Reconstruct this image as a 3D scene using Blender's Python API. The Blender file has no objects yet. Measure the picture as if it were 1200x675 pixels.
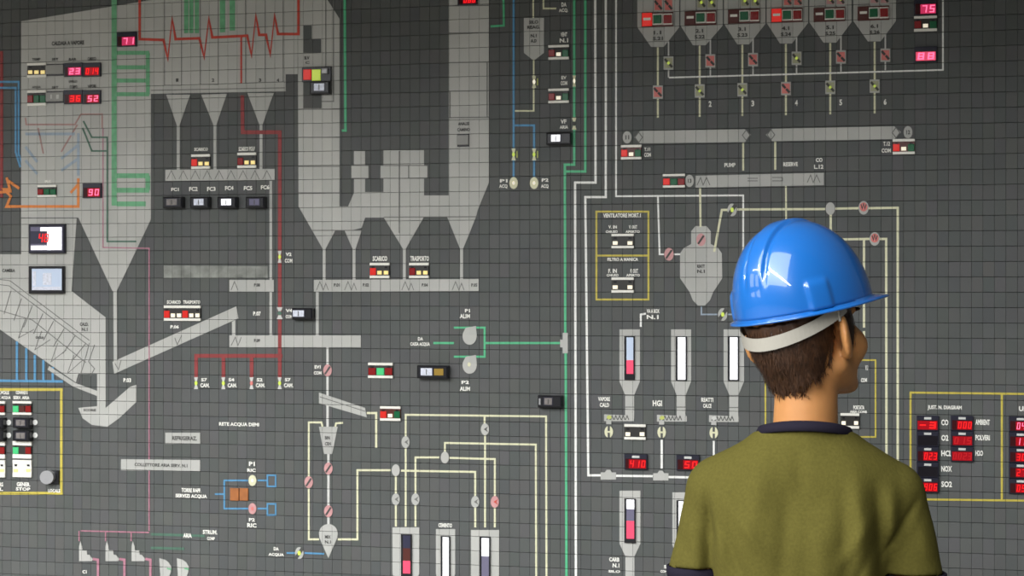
import bpy, bmesh, math, random
import numpy as np
from mathutils import Matrix, Vector, noise
random.seed(7); np.random.seed(7)
SC = bpy.context.scene; COL = SC.collection
rad = math.radians

# ------------------------------------------------------------------ camera, world, light
F = 1900.0; TH = math.atan(0.000118*F); DIST = F/470.8; ZC = 1.55
ST, CT = math.sin(TH), math.cos(TH)
CAM = Vector((DIST*ST, -DIST*CT, ZC)); DIRV = Vector((-ST, CT, 0)); RIGHT = Vector((CT, ST, 0))
cd = bpy.data.cameras.new('camera'); cam = bpy.data.objects.new('camera', cd); COL.objects.link(cam)
cd.sensor_width = 36; cd.lens = 36*F/1200; cam.location = CAM; cam.rotation_euler = (rad(90), 0, TH)
cd.dof.use_dof = True; cd.dof.focus_distance = 3.2; cd.dof.aperture_fstop = 11
SC.camera = cam
w = bpy.data.worlds.new('World'); SC.world = w; w.use_nodes = True
w.node_tree.nodes['Background'].inputs[0].default_value = (0.9, 0.97, 1.0, 1)
w.node_tree.nodes['Background'].inputs[1].default_value = 0.085
def area(name, loc, target, sx, sy, power, col=(1, 1, 1)):
    l = bpy.data.lights.new(name, 'AREA'); l.shape = 'RECTANGLE'; l.size = sx; l.size_y = sy; l.energy = power; l.color = col
    o = bpy.data.objects.new(name, l); COL.objects.link(o); o.location = loc
    o.rotation_euler = (Vector(target)-Vector(loc)).to_track_quat('-Z', 'Y').to_euler(); return o
# the broad roof light over the hall behind the photographer, a bright strip of it running away to the back, windows along the left wall
area('roof_light', (-2.4, -5.7, 5.2), (-0.9, -1.0, 1.0), 7.0, 5.6, 570, (0.98, 0.99, 1.0))
strip = area('skylight_strip', (-1.0, -8.4, 4.6), (0, -1, 1), 11.0, 0.5, 520, (0.98, 0.99, 1.0))
sd = Vector((0.45, -0.89, 0)).normalized(); sn = Vector((0.1, 0.45, -1)); sn = (sn-sd*sn.dot(sd)).normalized(); sy_ = (-sn).cross(sd)
strip.rotation_euler = Matrix((sd, sy_, -sn)).transposed().to_euler()
area('skylight_strip', (-5.6, -4.5, 4.6), (-2.5, -1.0, 1.0), 4.4, 0.45, 170, (0.98, 0.99, 1.0))
for i in range(2):
    area('window_light', (-5.2, -4.6+i*1.7, 2.0), (0.4, -1.6, 1.2), 1.1, 1.7, 16, (1.0, 0.94, 0.86))
vs = SC.view_settings; vs.view_transform = 'Standard'; vs.look = 'None'; vs.exposure = 0.22; vs.gamma = 1.0; vs.use_curve_mapping = False

# ------------------------------------------------------------------ materials
TW, TH_ = 0.02578, 0.03595           # mosaic tile pitch
GX, GZ = 0.01935, 1.3603             # a grid crossing
def mat(name, rgb, rough=0.5, emit=None, estr=0.0, metal=0.0, spec=0.4, var=0.0, coat=0.0, nscale=60, bump=0.0):
    m = bpy.data.materials.new(name); m.use_nodes = True; nt = m.node_tree; b = nt.nodes['Principled BSDF']
    b.inputs['Base Color'].default_value = (*rgb, 1); b.inputs['Roughness'].default_value = rough
    b.inputs['Metallic'].default_value = metal; b.inputs['Specular IOR Level'].default_value = spec
    if coat: b.inputs['Coat Weight'].default_value = coat; b.inputs['Coat Roughness'].default_value = 0.03; b.inputs['Coat IOR'].default_value = 1.6
    if emit: b.inputs['Emission Color'].default_value = (*emit, 1); b.inputs['Emission Strength'].default_value = estr
    if var or bump:
        g = nt.nodes.new('ShaderNodeNewGeometry'); n = nt.nodes.new('ShaderNodeTexNoise'); n.inputs['Scale'].default_value = nscale
        n.inputs['Detail'].default_value = 4; nt.links.new(g.outputs['Position'], n.inputs['Vector'])
        if var:
            mr = nt.nodes.new('ShaderNodeMapRange'); mr.inputs[1].default_value = 0.3; mr.inputs[2].default_value = 0.7
            mr.inputs[3].default_value = 1-var; mr.inputs[4].default_value = 1+var
            mx = nt.nodes.new('ShaderNodeVectorMath'); mx.operation = 'SCALE'; mx.inputs[0].default_value = rgb
            nt.links.new(n.outputs['Fac'], mr.inputs[0]); nt.links.new(mr.outputs[0], mx.inputs['Scale']); nt.links.new(mx.outputs[0], b.inputs['Base Color'])
        if bump:
            bp = nt.nodes.new('ShaderNodeBump'); bp.inputs['Strength'].default_value = bump; bp.inputs['Distance'].default_value = 0.002
            nt.links.new(n.outputs['Fac'], bp.inputs['Height']); nt.links.new(bp.outputs[0], b.inputs['Normal'])
    return m
def tile_mat(name, rgb, lo, hi, rough):
    m = mat(name, rgb, rough, spec=0.15); nt = m.node_tree; b = nt.nodes['Principled BSDF']
    g = nt.nodes.new('ShaderNodeNewGeometry'); s = nt.nodes.new('ShaderNodeVectorMath'); s.operation = 'SUBTRACT'; s.inputs[1].default_value = (GX, 0, GZ)
    d = nt.nodes.new('ShaderNodeVectorMath'); d.operation = 'DIVIDE'; d.inputs[1].default_value = (TW, 1e3, TH_)
    f = nt.nodes.new('ShaderNodeVectorMath'); f.operation = 'FLOOR'; wn = nt.nodes.new('ShaderNodeTexWhiteNoise'); wn.noise_dimensions = '3D'
    nz = nt.nodes.new('ShaderNodeTexNoise'); nz.inputs['Scale'].default_value = 5; nz.inputs['Detail'].default_value = 3
    mr = nt.nodes.new('ShaderNodeMapRange'); mr.inputs[3].default_value = lo; mr.inputs[4].default_value = hi
    m2 = nt.nodes.new('ShaderNodeMapRange'); m2.inputs[1].default_value = 0.3; m2.inputs[2].default_value = 0.7; m2.inputs[3].default_value = 0.93; m2.inputs[4].default_value = 1.07
    mu = nt.nodes.new('ShaderNodeMath'); mu.operation = 'MULTIPLY'; sc = nt.nodes.new('ShaderNodeVectorMath'); sc.operation = 'SCALE'
    hs = nt.nodes.new('ShaderNodeMix'); hs.data_type = 'RGBA'; hs.inputs[0].default_value = 0.006
    hs.inputs[6].default_value = (*rgb, 1)
    L = nt.links.new
    L(g.outputs['Position'], s.inputs[0]); L(s.outputs[0], d.inputs[0]); L(d.outputs[0], f.inputs[0]); L(f.outputs[0], wn.inputs['Vector'])
    L(g.outputs['Position'], nz.inputs['Vector']); L(wn.outputs['Value'], mr.inputs[0]); L(nz.outputs['Fac'], m2.inputs[0])
    L(mr.outputs[0], mu.inputs[0]); L(m2.outputs[0], mu.inputs[1]); L(wn.outputs['Color'], hs.inputs[7])
    L(hs.outputs[2], sc.inputs[0]); L(mu.outputs[0], sc.inputs['Scale']); L(sc.outputs[0], b.inputs['Base Color'])
    return m
M = dict(
 tile=tile_mat('tile_dark_grey', (0.106, 0.111, 0.108), 0.94, 1.06, 0.5),
 plate=tile_mat('inlay_pale_grey', (0.50, 0.50, 0.47), 0.95, 1.04, 0.5),
 white=mat('inlay_white', (0.88, 0.88, 0.84), 0.5, var=0.06), pale=mat('pale_grey_line', (0.62, 0.62, 0.59), 0.5, var=0.06),
 cream=mat('inlay_cream', (0.74, 0.73, 0.50), 0.5, var=0.06), green=mat('inlay_green', (0.10, 0.50, 0.25), 0.45, var=0.08),
 softgreen=mat('inlay_soft_green', (0.15, 0.42, 0.22), 0.5, var=0.15), darkgreen=mat('inlay_dark_green', (0.08, 0.17, 0.12), 0.5, var=0.1),
 blue=mat('inlay_blue', (0.10, 0.30, 0.52), 0.5, var=0.08), softblue=mat('inlay_soft_blue', (0.33, 0.40, 0.48), 0.5, var=0.1),
 drab=mat('valve_drab', (0.42, 0.42, 0.27), 0.5, var=0.08), ochre=mat('block_orange', (0.40, 0.14, 0.04), 0.5, var=0.12), redwide=mat('inlay_wide_red', (0.29, 0.04, 0.04), 0.5, var=0.12), red=mat('inlay_red', (0.58, 0.065, 0.04), 0.5, var=0.12), softred=mat('inlay_soft_red', (0.42, 0.25, 0.23), 0.5, var=0.1),
 orange=mat('inlay_orange', (0.75, 0.24, 0.05), 0.5, var=0.1), pink=mat('inlay_pink', (0.45, 0.20, 0.26), 0.5, var=0.15),
 rose=mat('valve_rose', (0.62, 0.32, 0.32), 0.5, var=0.08), hotpink=mat('valve_red_pink', (0.75, 0.22, 0.20), 0.5, var=0.1),
 lime=mat('valve_lime', (0.55, 0.60, 0.15), 0.5, var=0.1), frame=mat('frame_yellow', (0.58, 0.48, 0.08), 0.45, var=0.1),
 ink=mat('engraved_dark', (0.07, 0.07, 0.065), 0.6), line=mat('joint_dark', (0.16, 0.16, 0.15), 0.6),
 letter=mat('lettering_white', (0.92, 0.91, 0.84), 0.5), label=mat('label_white', (0.90, 0.88, 0.80), 0.4, var=0.04),
 black=mat('housing_black', (0.015, 0.015, 0.018), 0.25, spec=0.5), body=mat('body_dark', (0.03, 0.028, 0.025), 0.4),
 bezel=mat('bezel_blue_black', (0.02, 0.02, 0.035), 0.3), silver=mat('silver_rim', (0.55, 0.55, 0.56), 0.3, metal=0.8),
 lens=mat('display_lens', (0.05, 0.006, 0.008), 0.25, spec=0.25), lensoff=mat('display_off', (0.012, 0.01, 0.014), 0.2, spec=0.3),
 glass=mat('meter_cover', (0.03, 0.03, 0.04), 0.08, coat=1.0), steel=mat('knob_grey', (0.45, 0.45, 0.46), 0.3, metal=0.3),
 bluedark=mat('edge_blue', (0.035, 0.035, 0.07), 0.3),
 d_red=mat('digit_red', (0.3, 0, 0), 0.4, (1, 0.012, 0.012), 1.0), d_dim=mat('digit_dim', (0.2, 0, 0), 0.4, (1, 0.02, 0.03), 0.35),
 d_glare=mat('digit_pink_glare', (0.4, 0.1, 0.2), 0.4, (1, 0.16, 0.32), 1.2), glow=mat('display_glow', (0.1, 0, 0), 0.3, (0.9, 0.01, 0.03), 0.30, spec=0.2),  # pink digits: reflected window glare put into their emission
 glare_pink=mat('display_pink_glare', (0.2, 0.02, 0.08), 0.3, (1, 0.05, 0.16), 0.40, spec=0.2),  # pink field glow stands in for window reflections on the display lens
 l_red=mat('lamp_red', (0.28, 0.012, 0.012), 0.25), l_redon=mat('lamp_red_lit', (0.45, 0.02, 0.015), 0.25, (1, 0.03, 0.02), 0.3),
 l_grn=mat('lamp_green', (0.01, 0.13, 0.05), 0.25), l_grnon=mat('lamp_green_lit', (0.05, 0.4, 0.15), 0.25, (0.1, 0.7, 0.25), 0.35),
 l_wht=mat('lamp_white_lit', (0.8, 0.75, 0.6), 0.25, (1, 0.9, 0.7), 0.5), l_yel=mat('lamp_yellow_lit', (0.8, 0.6, 0.2), 0.25, (1, 0.8, 0.35), 0.45),
 l_brn=mat('lamp_brown', (0.10, 0.025, 0.02), 0.3), l_lime=mat('lamp_lime_lit', (0.5, 0.6, 0.1), 0.3, (0.7, 0.9, 0.1), 0.3),
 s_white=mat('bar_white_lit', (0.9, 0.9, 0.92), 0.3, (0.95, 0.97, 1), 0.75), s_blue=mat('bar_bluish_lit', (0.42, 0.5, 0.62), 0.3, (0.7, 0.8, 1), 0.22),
 s_red=mat('bar_red_lit', (0.6, 0.05, 0.1), 0.3, (1, 0.1, 0.2), 0.45), s_violet=mat('bar_violet', (0.16, 0.15, 0.22), 0.2, (0.3, 0.28, 0.5), 0.05),
 face=mat('meter_face', (0.62, 0.64, 0.72), 0.35, (0.8, 0.85, 1), 0.12, var=0.2, nscale=160), facedim=mat('meter_face_dim', (0.22, 0.2, 0.19), 0.3, var=0.25, nscale=160),
 amber=mat('meter_amber', (0.35, 0.22, 0.03), 0.35), blank=tile_mat('blank_tile', (0.33, 0.33, 0.31), 0.95, 1.05, 0.45),
 faded=mat('faded_strip', (0.25, 0.26, 0.235), 0.6, var=0.35, nscale=30), wall=mat('panel_carcass', (0.02, 0.02, 0.02), 0.8),
)
# ------------------------------------------------------------------ geometry helpers
def P(px, py):
    """point of the panel front (plane y = 0) seen at a place of the 1200x675 frame"""
    u = (px-600)/F; v = (337.5-py)/F
    X = DIST*u/(CT+u*ST); depth = DIST-X*ST
    return (X, ZC+v*depth)
def R(b):
    x0, y0, x1, y1 = b; xm, ym = (x0+x1)/2, (y0+y1)/2
    return P(x0, ym)[0], P(x1, ym)[0], P(xm, y1)[1], P(xm, y0)[1]
def link_mesh(name, verts, faces, m, parent=None, loc=(0, 0, 0), smooth=False):
    me = bpy.data.meshes.new(name); me.from_pydata([tuple(v) for v in verts], [], faces); me.update()
    me.materials.append(m)
    if smooth: me.polygons.foreach_set('use_smooth', [True]*len(me.polygons))
    o = bpy.data.objects.new(name, me); COL.objects.link(o); o.location = loc
    if parent: o.parent = parent
    return o
def clip_half(poly, ax, val, sign):
    out = []; n = len(poly)
    for i in range(n):
        a, b = poly[i-1], poly[i]; da = (a[ax]-val)*sign; db = (b[ax]-val)*sign
        if da >= 0 > db or da < 0 <= db:
            t = da/(da-db); out.append((a[0]+(b[0]-a[0])*t, a[1]+(b[1]-a[1])*t))
        if db >= 0: out.append(b)
    return out
GAP, GAPZ = 0.0006, 0.0011
def cells(poly):
    xs = [p[0] for p in poly]; zs = [p[1] for p in poly]
    for i in range(math.floor((min(xs)-GX)/TW), math.floor((max(xs)-GX)/TW)+1):
        c = clip_half(clip_half(poly, 0, GX+i*TW+GAP/2, 1), 0, GX+(i+1)*TW-GAP/2, -1)
        if len(c) < 3: continue
        for j in range(math.floor((min(zs)-GZ)/TH_), math.floor((max(zs)-GZ)/TH_)+1):
            d = clip_half(clip_half(c, 1, GZ+j*TH_+GAPZ/2, 1), 1, GZ+(j+1)*TH_-GAPZ/2, -1)
            q = []
            for p in d:
                if not q or abs(p[0]-q[-1][0])+abs(p[1]-q[-1][1]) > 1e-5: q.append(p)
            if len(q) > 2 and abs(q[0][0]-q[-1][0])+abs(q[0][1]-q[-1][1]) < 1e-5: q.pop()
            if len(q) < 3: continue
            A = sum(q[k-1][0]*q[k][1]-q[k][0]*q[k-1][1] for k in range(len(q)))/2
            if abs(A) < 4e-7: continue
            yield q if A > 0 else q[::-1]
def extrude(poly, y0, y1, V, Fc):
    """prism of a counter-clockwise (x,z) polygon, front (towards -y) at y1"""
    n = len(poly); b = len(V)
    V += [(x, y1, z) for x, z in poly]+[(x, y0, z) for x, z in poly]
    Fc.append(tuple(range(b, b+n)))
    for k in range(n):
        k2 = (k+1) % n; Fc.append((b+k2, b+k, b+n+k, b+n+k2))
def thick(path, wd, close=False):
    """outline of a polyline as quads, mitred, in metres"""
    pts = [np.array(p, float) for p in path]; n = len(pts); L, Rr = [], []
    for i in range(n):
        d0 = pts[i]-pts[i-1] if i else (pts[0]-pts[-1] if close else None)
        d1 = pts[(i+1) % n]-pts[i] if (i < n-1 or close) else None
        if d0 is None: d0 = d1
        if d1 is None: d1 = d0
        d0 = d0/np.linalg.norm(d0); d1 = d1/np.linalg.norm(d1)
        n0 = np.array([-d0[1], d0[0]]); n1 = np.array([-d1[1], d1[0]]); m = n0+n1; q = float(m@m)
        m = n0 if q < 0.08 else m*(2/q)
        if np.linalg.norm(m) > 2.6: m = m/np.linalg.norm(m)*2.6
        L.append(tuple(pts[i]+m*wd/2)); Rr.append(tuple(pts[i]-m*wd/2))
    return [[Rr[i], Rr[(i+1) % n], L[(i+1) % n], L[i]] for i in range(n if close else n-1)]
def ccw(p):
    A = sum(p[k-1][0]*p[k][1]-p[k][0]*p[k-1][1] for k in range(len(p)))
    return p if A > 0 else p[::-1]
def disc(cx, cy, rx, ry=None, n=18):
    ry = ry or rx
    return [(cx+rx*math.cos(2*math.pi*k/n), cy+ry*math.sin(2*math.pi*k/n)) for k in range(n)]
def cbox(x0, x1, z0, z1, y0, y1, ch, V, Fc):
    """box with a chamfered front"""
    ch = min(ch, (x1-x0)*0.45, (z1-z0)*0.45); b = len(V)
    V += [(x0, y0, z0), (x1, y0, z0), (x1, y0, z1), (x0, y0, z1)]
    ym = y1+ch*0.7
    V += [(x0, ym, z0), (x1, ym, z0), (x1, ym, z1), (x0, ym, z1)]
    V += [(x0+ch, y1, z0+ch), (x1-ch, y1, z0+ch), (x1-ch, y1, z1-ch), (x0+ch, y1, z1-ch)]
    for r in (0, 4):
        for k in range(4): Fc.append((b+r+(k+1) % 4, b+r+4+(k+1) % 4, b+r+4+k, b+r+k)[::-1])
    Fc.append((b+8, b+9, b+10, b+11)); Fc.append((b+3, b+2, b+1, b))
LV = [0.0, -0.0009, -0.0014, -0.0019, -0.0024]
EPS = [0]
def eps():
    EPS[0] += 1; return (EPS[0] % 24)*1.5e-5        # keeps crossing inlays from lying in exactly one plane
TEXTS = []                                          # (part, string, box, material, y, thing)
PXM = 0.002124                                      # one photograph pixel on the panel, about
class Thing:
    """one top-level object on the panel: collects parts, then becomes a mesh or an Empty with part meshes"""
    def __init__(s, name, label, cat, at, group=None):
        x, z = P(*at); s.o = None; s.name, s.label, s.cat, s.group = name, label, cat, group
        s.loc = Vector((x, 0, z)); s.parts = []; s.lev = {}
    def add(s, part, V, Fc, m, label=None, under=None):
        s.parts.append((part, V, Fc, M[m], label, under)); return len(s.parts)-1
    def plate(s, part, polys, m, lvl=1, clip=True, label=None, under=None):
        V, Fc = [], []
        for poly in polys:
            q = ccw([P(*p) for p in poly])
            e = eps()
            for c in (cells(q) if clip else [q]): extrude(c, LV[lvl-1]+0.0002 if lvl > 1 else 0.0, LV[lvl]-e, V, Fc)
        return s.add(part, V, Fc, m, label, under)
    def line(s, part, paths, wpx, m, lvl=1, close=False, clip=True, label=None, under=None):
        if len(paths) > 1:
            for q in paths: k = s.line(part, [q], wpx, m, lvl, close, clip, label, under)
            return k
        V, Fc = [], []
        for path in paths:
            for q in thick([P(*p) for p in path], wpx*PXM, close):
                q = ccw(q); e = eps()
                for c in (cells(q) if clip else [q]): extrude(c, LV[lvl-1]+0.0002 if lvl > 1 else 0.0, LV[lvl]-e, V, Fc)
        return s.add(part, V, Fc, m, label, under)
    def box(s, part, bb, m, y0, y1, ch=0.0008, label=None, under=None):
        V, Fc = [], []
        for b in (bb if isinstance(bb, list) else [bb]):
            x0, x1, z0, z1 = R(b); cbox(x0, x1, z0, z1, y0, y1, ch, V, Fc)
        return s.add(part, V, Fc, m, label, under)
    def text(s, string, bb, m='letter', y=None, part='lettering'):
        TEXTS.append((part, string, R(bb), M[m], LV[3] if y is None else y, s)); return s
    def done(s):
        hastext = any(t[5] is s for t in TEXTS)
        if len(s.parts) == 1 and not hastext:
            p, V, Fc, m, l, u = s.parts[0]
            s.o = link_mesh(s.name, [Vector(v)-s.loc for v in V], Fc, m, None, s.loc)
        else:
            s.o = bpy.data.objects.new(s.name, None); s.o.empty_display_size = 0.02; COL.objects.link(s.o); s.o.location = s.loc
            made = []
            for p, V, Fc, m, l, u in s.parts:
                c = link_mesh(p, [Vector(v)-s.loc for v in V], Fc, m, made[u] if u is not None else s.o); made.append(c)
                if l: c['label'] = l
        s.o['label'] = s.label; s.o['category'] = s.cat
        if s.group: s.o['group'] = s.group
        return s
def make_texts():
    tmp = []
    for part, string, (x0, x1, z0, z1), m, y, th in TEXTS:
        c = bpy.data.curves.new('t', 'FONT'); c.body = string; c.size = 1; c.resolution_u = 2; c.extrude = 0; c.offset = 0.04
        c.align_x = 'CENTER'; c.space_line = 0.95
        o = bpy.data.objects.new('t', c); COL.objects.link(o); tmp.append(o)
    bpy.context.view_layer.update(); dg = bpy.context.evaluated_depsgraph_get()
    for o, (part, string, (x0, x1, z0, z1), m, y, th) in zip(tmp, TEXTS):
        me = bpy.data.meshes.new_from_object(o.evaluated_get(dg)); n = len(me.vertices)
        co = np.empty(n*3, np.float32); me.vertices.foreach_get('co', co); co = co.reshape(-1, 3)
        if not n: continue
        lo, hi = co.min(0), co.max(0); sx = (x1-x0)/(hi[0]-lo[0]); sz = (z1-z0)/(hi[1]-lo[1])
        new = np.stack([x0+(co[:, 0]-lo[0])*sx-th.loc.x, np.full(n, y), z0+(co[:, 1]-lo[1])*sz-th.loc.z], 1).astype(np.float32)
        me.vertices.foreach_set('co', new.ravel()); me.name = part; me.materials.clear(); me.materials.append(m); me.update()
        t = bpy.data.objects.new(part, me); COL.objects.link(t); t.parent = th.o
    for o in tmp:
        c = o.data; bpy.data.objects.remove(o); bpy.data.curves.remove(c)

# ------------------------------------------------------------------ panel modules
SEG = {'0': 'abcdef', '1': 'bc', '2': 'abged', '3': 'abgcd', '4': 'fgbc', '5': 'afgcd', '6': 'afgedc', '7': 'abc', '8': 'abcdefg', '9': 'abcdfg', '-': 'g', ' ': ''}
def seven_seg(th, ch, x0, x1, z0, z1, y, m, under):
    V, Fc = [], []; t = (x1-x0)*0.24; zm = (z0+z1)/2
    box = {'a': (x0, x1, z1-t, z1), 'd': (x0, x1, z0, z0+t), 'g': (x0, x1, zm-t/2, zm+t/2), 'f': (x0, x0+t, zm, z1), 'b': (x1-t, x1, zm, z1),
           'e': (x0, x0+t, z0, zm), 'c': (x1-t, x1, z0, zm)}
    for k in SEG[ch]:
        a, b, c, d = box[k]; sl = (c-z0)*0.12; sl2 = (d-z0)*0.12
        extrude([(a+sl, c+t*.06), (b+sl, c+t*.06), (b+sl2, d-t*.06), (a+sl2, d-t*.06)], y+0.0006, y, V, Fc)
    if Fc: th.add('digit', V, Fc, m, under=under)
def display(bb, digits, label, group=None, m='d_red', glow='glow', cap='', dx=0.28, name='digital_display', off=False):
    th = Thing(name, label, 'display', ((bb[0]+bb[2])/2, (bb[1]+bb[3])/2), group)
    x0, y0, x1, y1 = bb; h = y1-y0
    hs = th.box('housing', bb, 'bezel', 0, -0.007, 0.001)
    wb = (x0+1.5, y0+h*0.30, x1-1.2, y1-1.0)
    ln = th.box('window', wb, 'lensoff' if off else 'lens', -0.007, -0.0076, 0.0003)
    if not off:
        gb = (x0+(x1-x0)*dx, y0+h*0.34, x1-1.6, y1-1.5)
        th.box('lit_field', gb, glow, -0.0076, -0.0078, 0.0001, under=ln)
        X0, X1, Z0, Z1 = R(gb); n = len(digits); wd = (X1-X0)/n
        for k, c in enumerate(digits): seven_seg(th, c, X0+wd*(k+0.16), X0+wd*(k+0.80), Z0+(Z1-Z0)*.12, Z1-(Z1-Z0)*.1, -0.0083, m, ln)
    if cap is not None:
        xm = (x0+x1)/2; th.box('caption_strip', (xm-(x1-x0)*0.16, y0+h*0.09, xm+(x1-x0)*0.16, y0+h*0.24), 'pale', -0.007, -0.0073, 0.0001)
    return th.done()
def lamps(bb, cols, label, group=None, bar=0.17, legend=None, barcol='label', top=True, bodycol='body', bottom=True):
    """three or more lamps between two white marking strips"""
    x0, y0, x1, y1 = bb; h = y1-y0
    th = Thing('indicator_lamp_strip', label, 'indicator', ((x0+x1)/2, (y0+y1)/2), group)
    th.box('body', (x0, y0+(h*bar if top else 0), x1, y1-(h*bar if bottom else 0)), bodycol, 0, -0.005, 0.0006)
    if top: th.box('marking_strip', (x0, y0, x1, y0+h*bar), barcol, 0, -0.0062, 0.0005)
    if bottom: th.box('marking_strip', (x0, y1-h*bar, x1, y1), barcol, 0, -0.0062, 0.0005)
    n = len(cols); wd = (x1-x0)/n
    for k, c in enumerate(cols):
        lit = c in ('l_wht', 'l_yel')
        if c: th.box('lamp', (x0+wd*(k+(.17 if lit else .06)), y0+h*(.52 if lit else .34), x0+wd*(k+(.83 if lit else .94)), y1-h*(bar+(.07 if lit else .03))), c, -0.005, -0.0072, 0.0012)
    if top:
        xs = [x0+wd*(k+.5) for k in range(n)]
        for q in (xs[0], xs[-1]): th.box('screw', (q-wd*.2, y0+h*.24, q+wd*.2, y0+h*.36), 'silver' if n == 2 else 'black', -0.005, -0.0058, 0.0003)
    for s, b in (legend or []): th.text(s, b)
    return th.done()
def meter(bb, label, face='face', group=None, extra=None, frac=(0.22, 0.74)):
    """black plug-in meter standing well proud of the tiles, with a small pale face"""
    x0, y0, x1, y1 = bb; w_, h = x1-x0, y1-y0
    th = Thing('panel_meter', label, 'meter', ((x0+x1)/2, (y0+y1)/2), group)
    hs = th.box('housing', bb, 'black', 0, -0.020, 0.0035)
    fb = (x0+w_*frac[0], y0+h*.2, x0+w_*frac[1], y1-h*.24)
    th.box('bezel', (fb[0]-1.2, fb[1]-1.0, fb[2]+1.2, fb[3]+1.0), 'bezel', -0.020, -0.0206, 0.0005)
    fc = th.box('dial_face', fb, face, -0.0206, -0.021, 0.0002)  # glowing faces stand in for white reflections on the glossy module
    xm = (fb[0]+fb[2])/2
    th.box('pointer', (xm-.5, fb[1]+h*.08, xm+.5, fb[3]-h*.05), 'ink', -0.021, -0.0213, 0.0001, under=fc)
    if extra: th.box('side_face', (x0+w_*extra[0], y0+h*.24, x0+w_*extra[1], y1-h*.24), extra[2], -0.020, -0.0208, 0.0003)
    return th.done()
def button(bb, label, marks=False):
    x0, y0, x1, y1 = bb; h = y1-y0
    th = Thing('push_button', label, 'button', ((x0+x1)/2, (y0+y1)/2))
    th.box('socket', bb, 'black', 0, -0.003, 0.0005)
    k = th.box('cap', (x0, y0+h*.1, x1-.4, y1-h*.14), 'blank', -0.003, -0.008, 0.0012)
    if marks: th.box('mark', [(x0+(x1-x0)*.28, y0+h*.3, x0+(x1-x0)*.36, y1-h*.35), (x0+(x1-x0)*.6, y0+h*.3, x0+(x1-x0)*.75, y1-h*.35)], 'pale', -0.008, -0.0083, 0.0001, under=k)
    return th.done()
def valve(c, label, col='rose', r=(5, 7), mark='slash', mcol='ink', group=None, base=None):
    x, y = c; rx, ry = r
    th = Thing('valve_symbol', label, 'symbol', c, group)
    if mark == 'square':
        th.plate('plate', [[(x-rx, y-ry), (x+rx, y-ry), (x+rx, y+ry), (x-rx, y+ry)]], 'plate', 2, clip=False)
        th.plate('centre', [[(x-rx*.8, y-ry*.75), (x+rx*.8, y-ry*.75), (x+rx*.8, y+ry*.75), (x-rx*.8, y+ry*.75)]], 'drab' if col == 'lime' else col, 3, clip=False)
        a = (rx*.75, ry*.62)
        if col == 'hotpink': th.line('slash_mark', [[(x-a[0], y-a[1]), (x-a[0]*.1, y-a[1]*.05)], [(x+a[0]*.1, y+a[1]*.1), (x+a[0], y+a[1])]], 2.6, mcol, 4, clip=False)
        else:
            th.line('slash_mark', [[(x-a[0], y-a[1]), (x-a[0]*.25, y-a[1]*.2)], [(x+a[0]*.25, y+a[1]*.25), (x+a[0], y+a[1])]], 2.6, mcol, 4, clip=False)
            th.plate('lamp_dot', [disc(x, y, 1.7, 2, 8)], 'l_lime', 4, clip=False)
        return th.done()
    if mark == 'bow':
        th.plate('bow_tie', [[(x-rx, y-ry), (x+rx, y-ry), (x+.6, y), (x-.6, y)], [(x-.6, y), (x+.6, y), (x+rx, y+ry), (x-rx, y+ry)]], base or 'pale', 2, clip=False)
        th.plate('lamp_dot', [disc(x, y, rx*.75, 2.6, 10)], col, 3, clip=False)
        if mcol == 'lever': th.line('lever', [[(x+rx+1.6, y-4), (x+rx+1.6, y+4)]], 1.2, 'lime', 2, clip=False)
        return th.done()
    th.plate('disc', [disc(x, y, rx, ry)], base or col, 2, clip=False)
    if mark == 'slash': th.line('slash_mark', [[(x-rx*.6, y+ry*.65), (x+rx*.6, y-ry*.65)]], 2.2, mcol, 3, clip=False)
    if mark == 'lit': 
        th.line('slash_mark', [[(x-rx*.7, y+ry*.75), (x+rx*.7, y-ry*.75)]], 4.2, mcol, 3, clip=False)
        th.plate('lamp_dot', [disc(x, y, 2.0, 2.8, 10)], 'l_lime', 4, clip=False)
    if mark == 'arrow': th.plate('arrow_mark', [[(x-rx*.3, y), (x+rx*.8, y-ry*.5), (x+rx*.35, y), (x+rx*.8, y+ry*.5)]], mcol, 3, clip=False)
    if mark == 'fork':
        th.plate('inner_disc', [disc(x, y-1, rx*.78, ry*.66)], 'hotpink', 3, clip=False)
        th.line('fork_mark', [[(x-3, y-4), (x-1.5, y+1), (x, y-5), (x+1.5, y+1), (x+3, y-4)]], 1.2, mcol, 4, clip=False)
    if mark == 'aitch':
        th.plate('slot', [[(x-1.3, y-ry), (x+1.3, y-ry), (x+1.3, y-ry*.15), (x-1.3, y-ry*.15)], [(x-1.3, y+ry*.15), (x+1.3, y+ry*.15), (x+1.3, y+ry), (x-1.3, y+ry)]], 'tile', 3, clip=False)
    if mark == 'dot': th.plate('lamp_dot', [disc(x, y, 1.6, 2.2, 10)], mcol, 3, clip=False)
    return th.done()
def pipe(paths, wpx, col, label, group=None, lvl=1, caps=None, name='pipe_line', cat='line', at=None):
    p = paths[0][len(paths[0])//2]
    th = Thing(name, label, cat, at or p, group); th.line('run', paths, wpx, col, lvl)
    for s, b in (caps or []): th.text(s, b)
    return th.done()
def legend(rows, label, at=None):
    b = rows[0][1]; th = Thing('legend', label, 'lettering', at or ((b[0]+b[2])/2, (b[1]+b[3])/2))
    for s, bb in rows: th.text(s, bb)
    return th.done()
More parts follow.
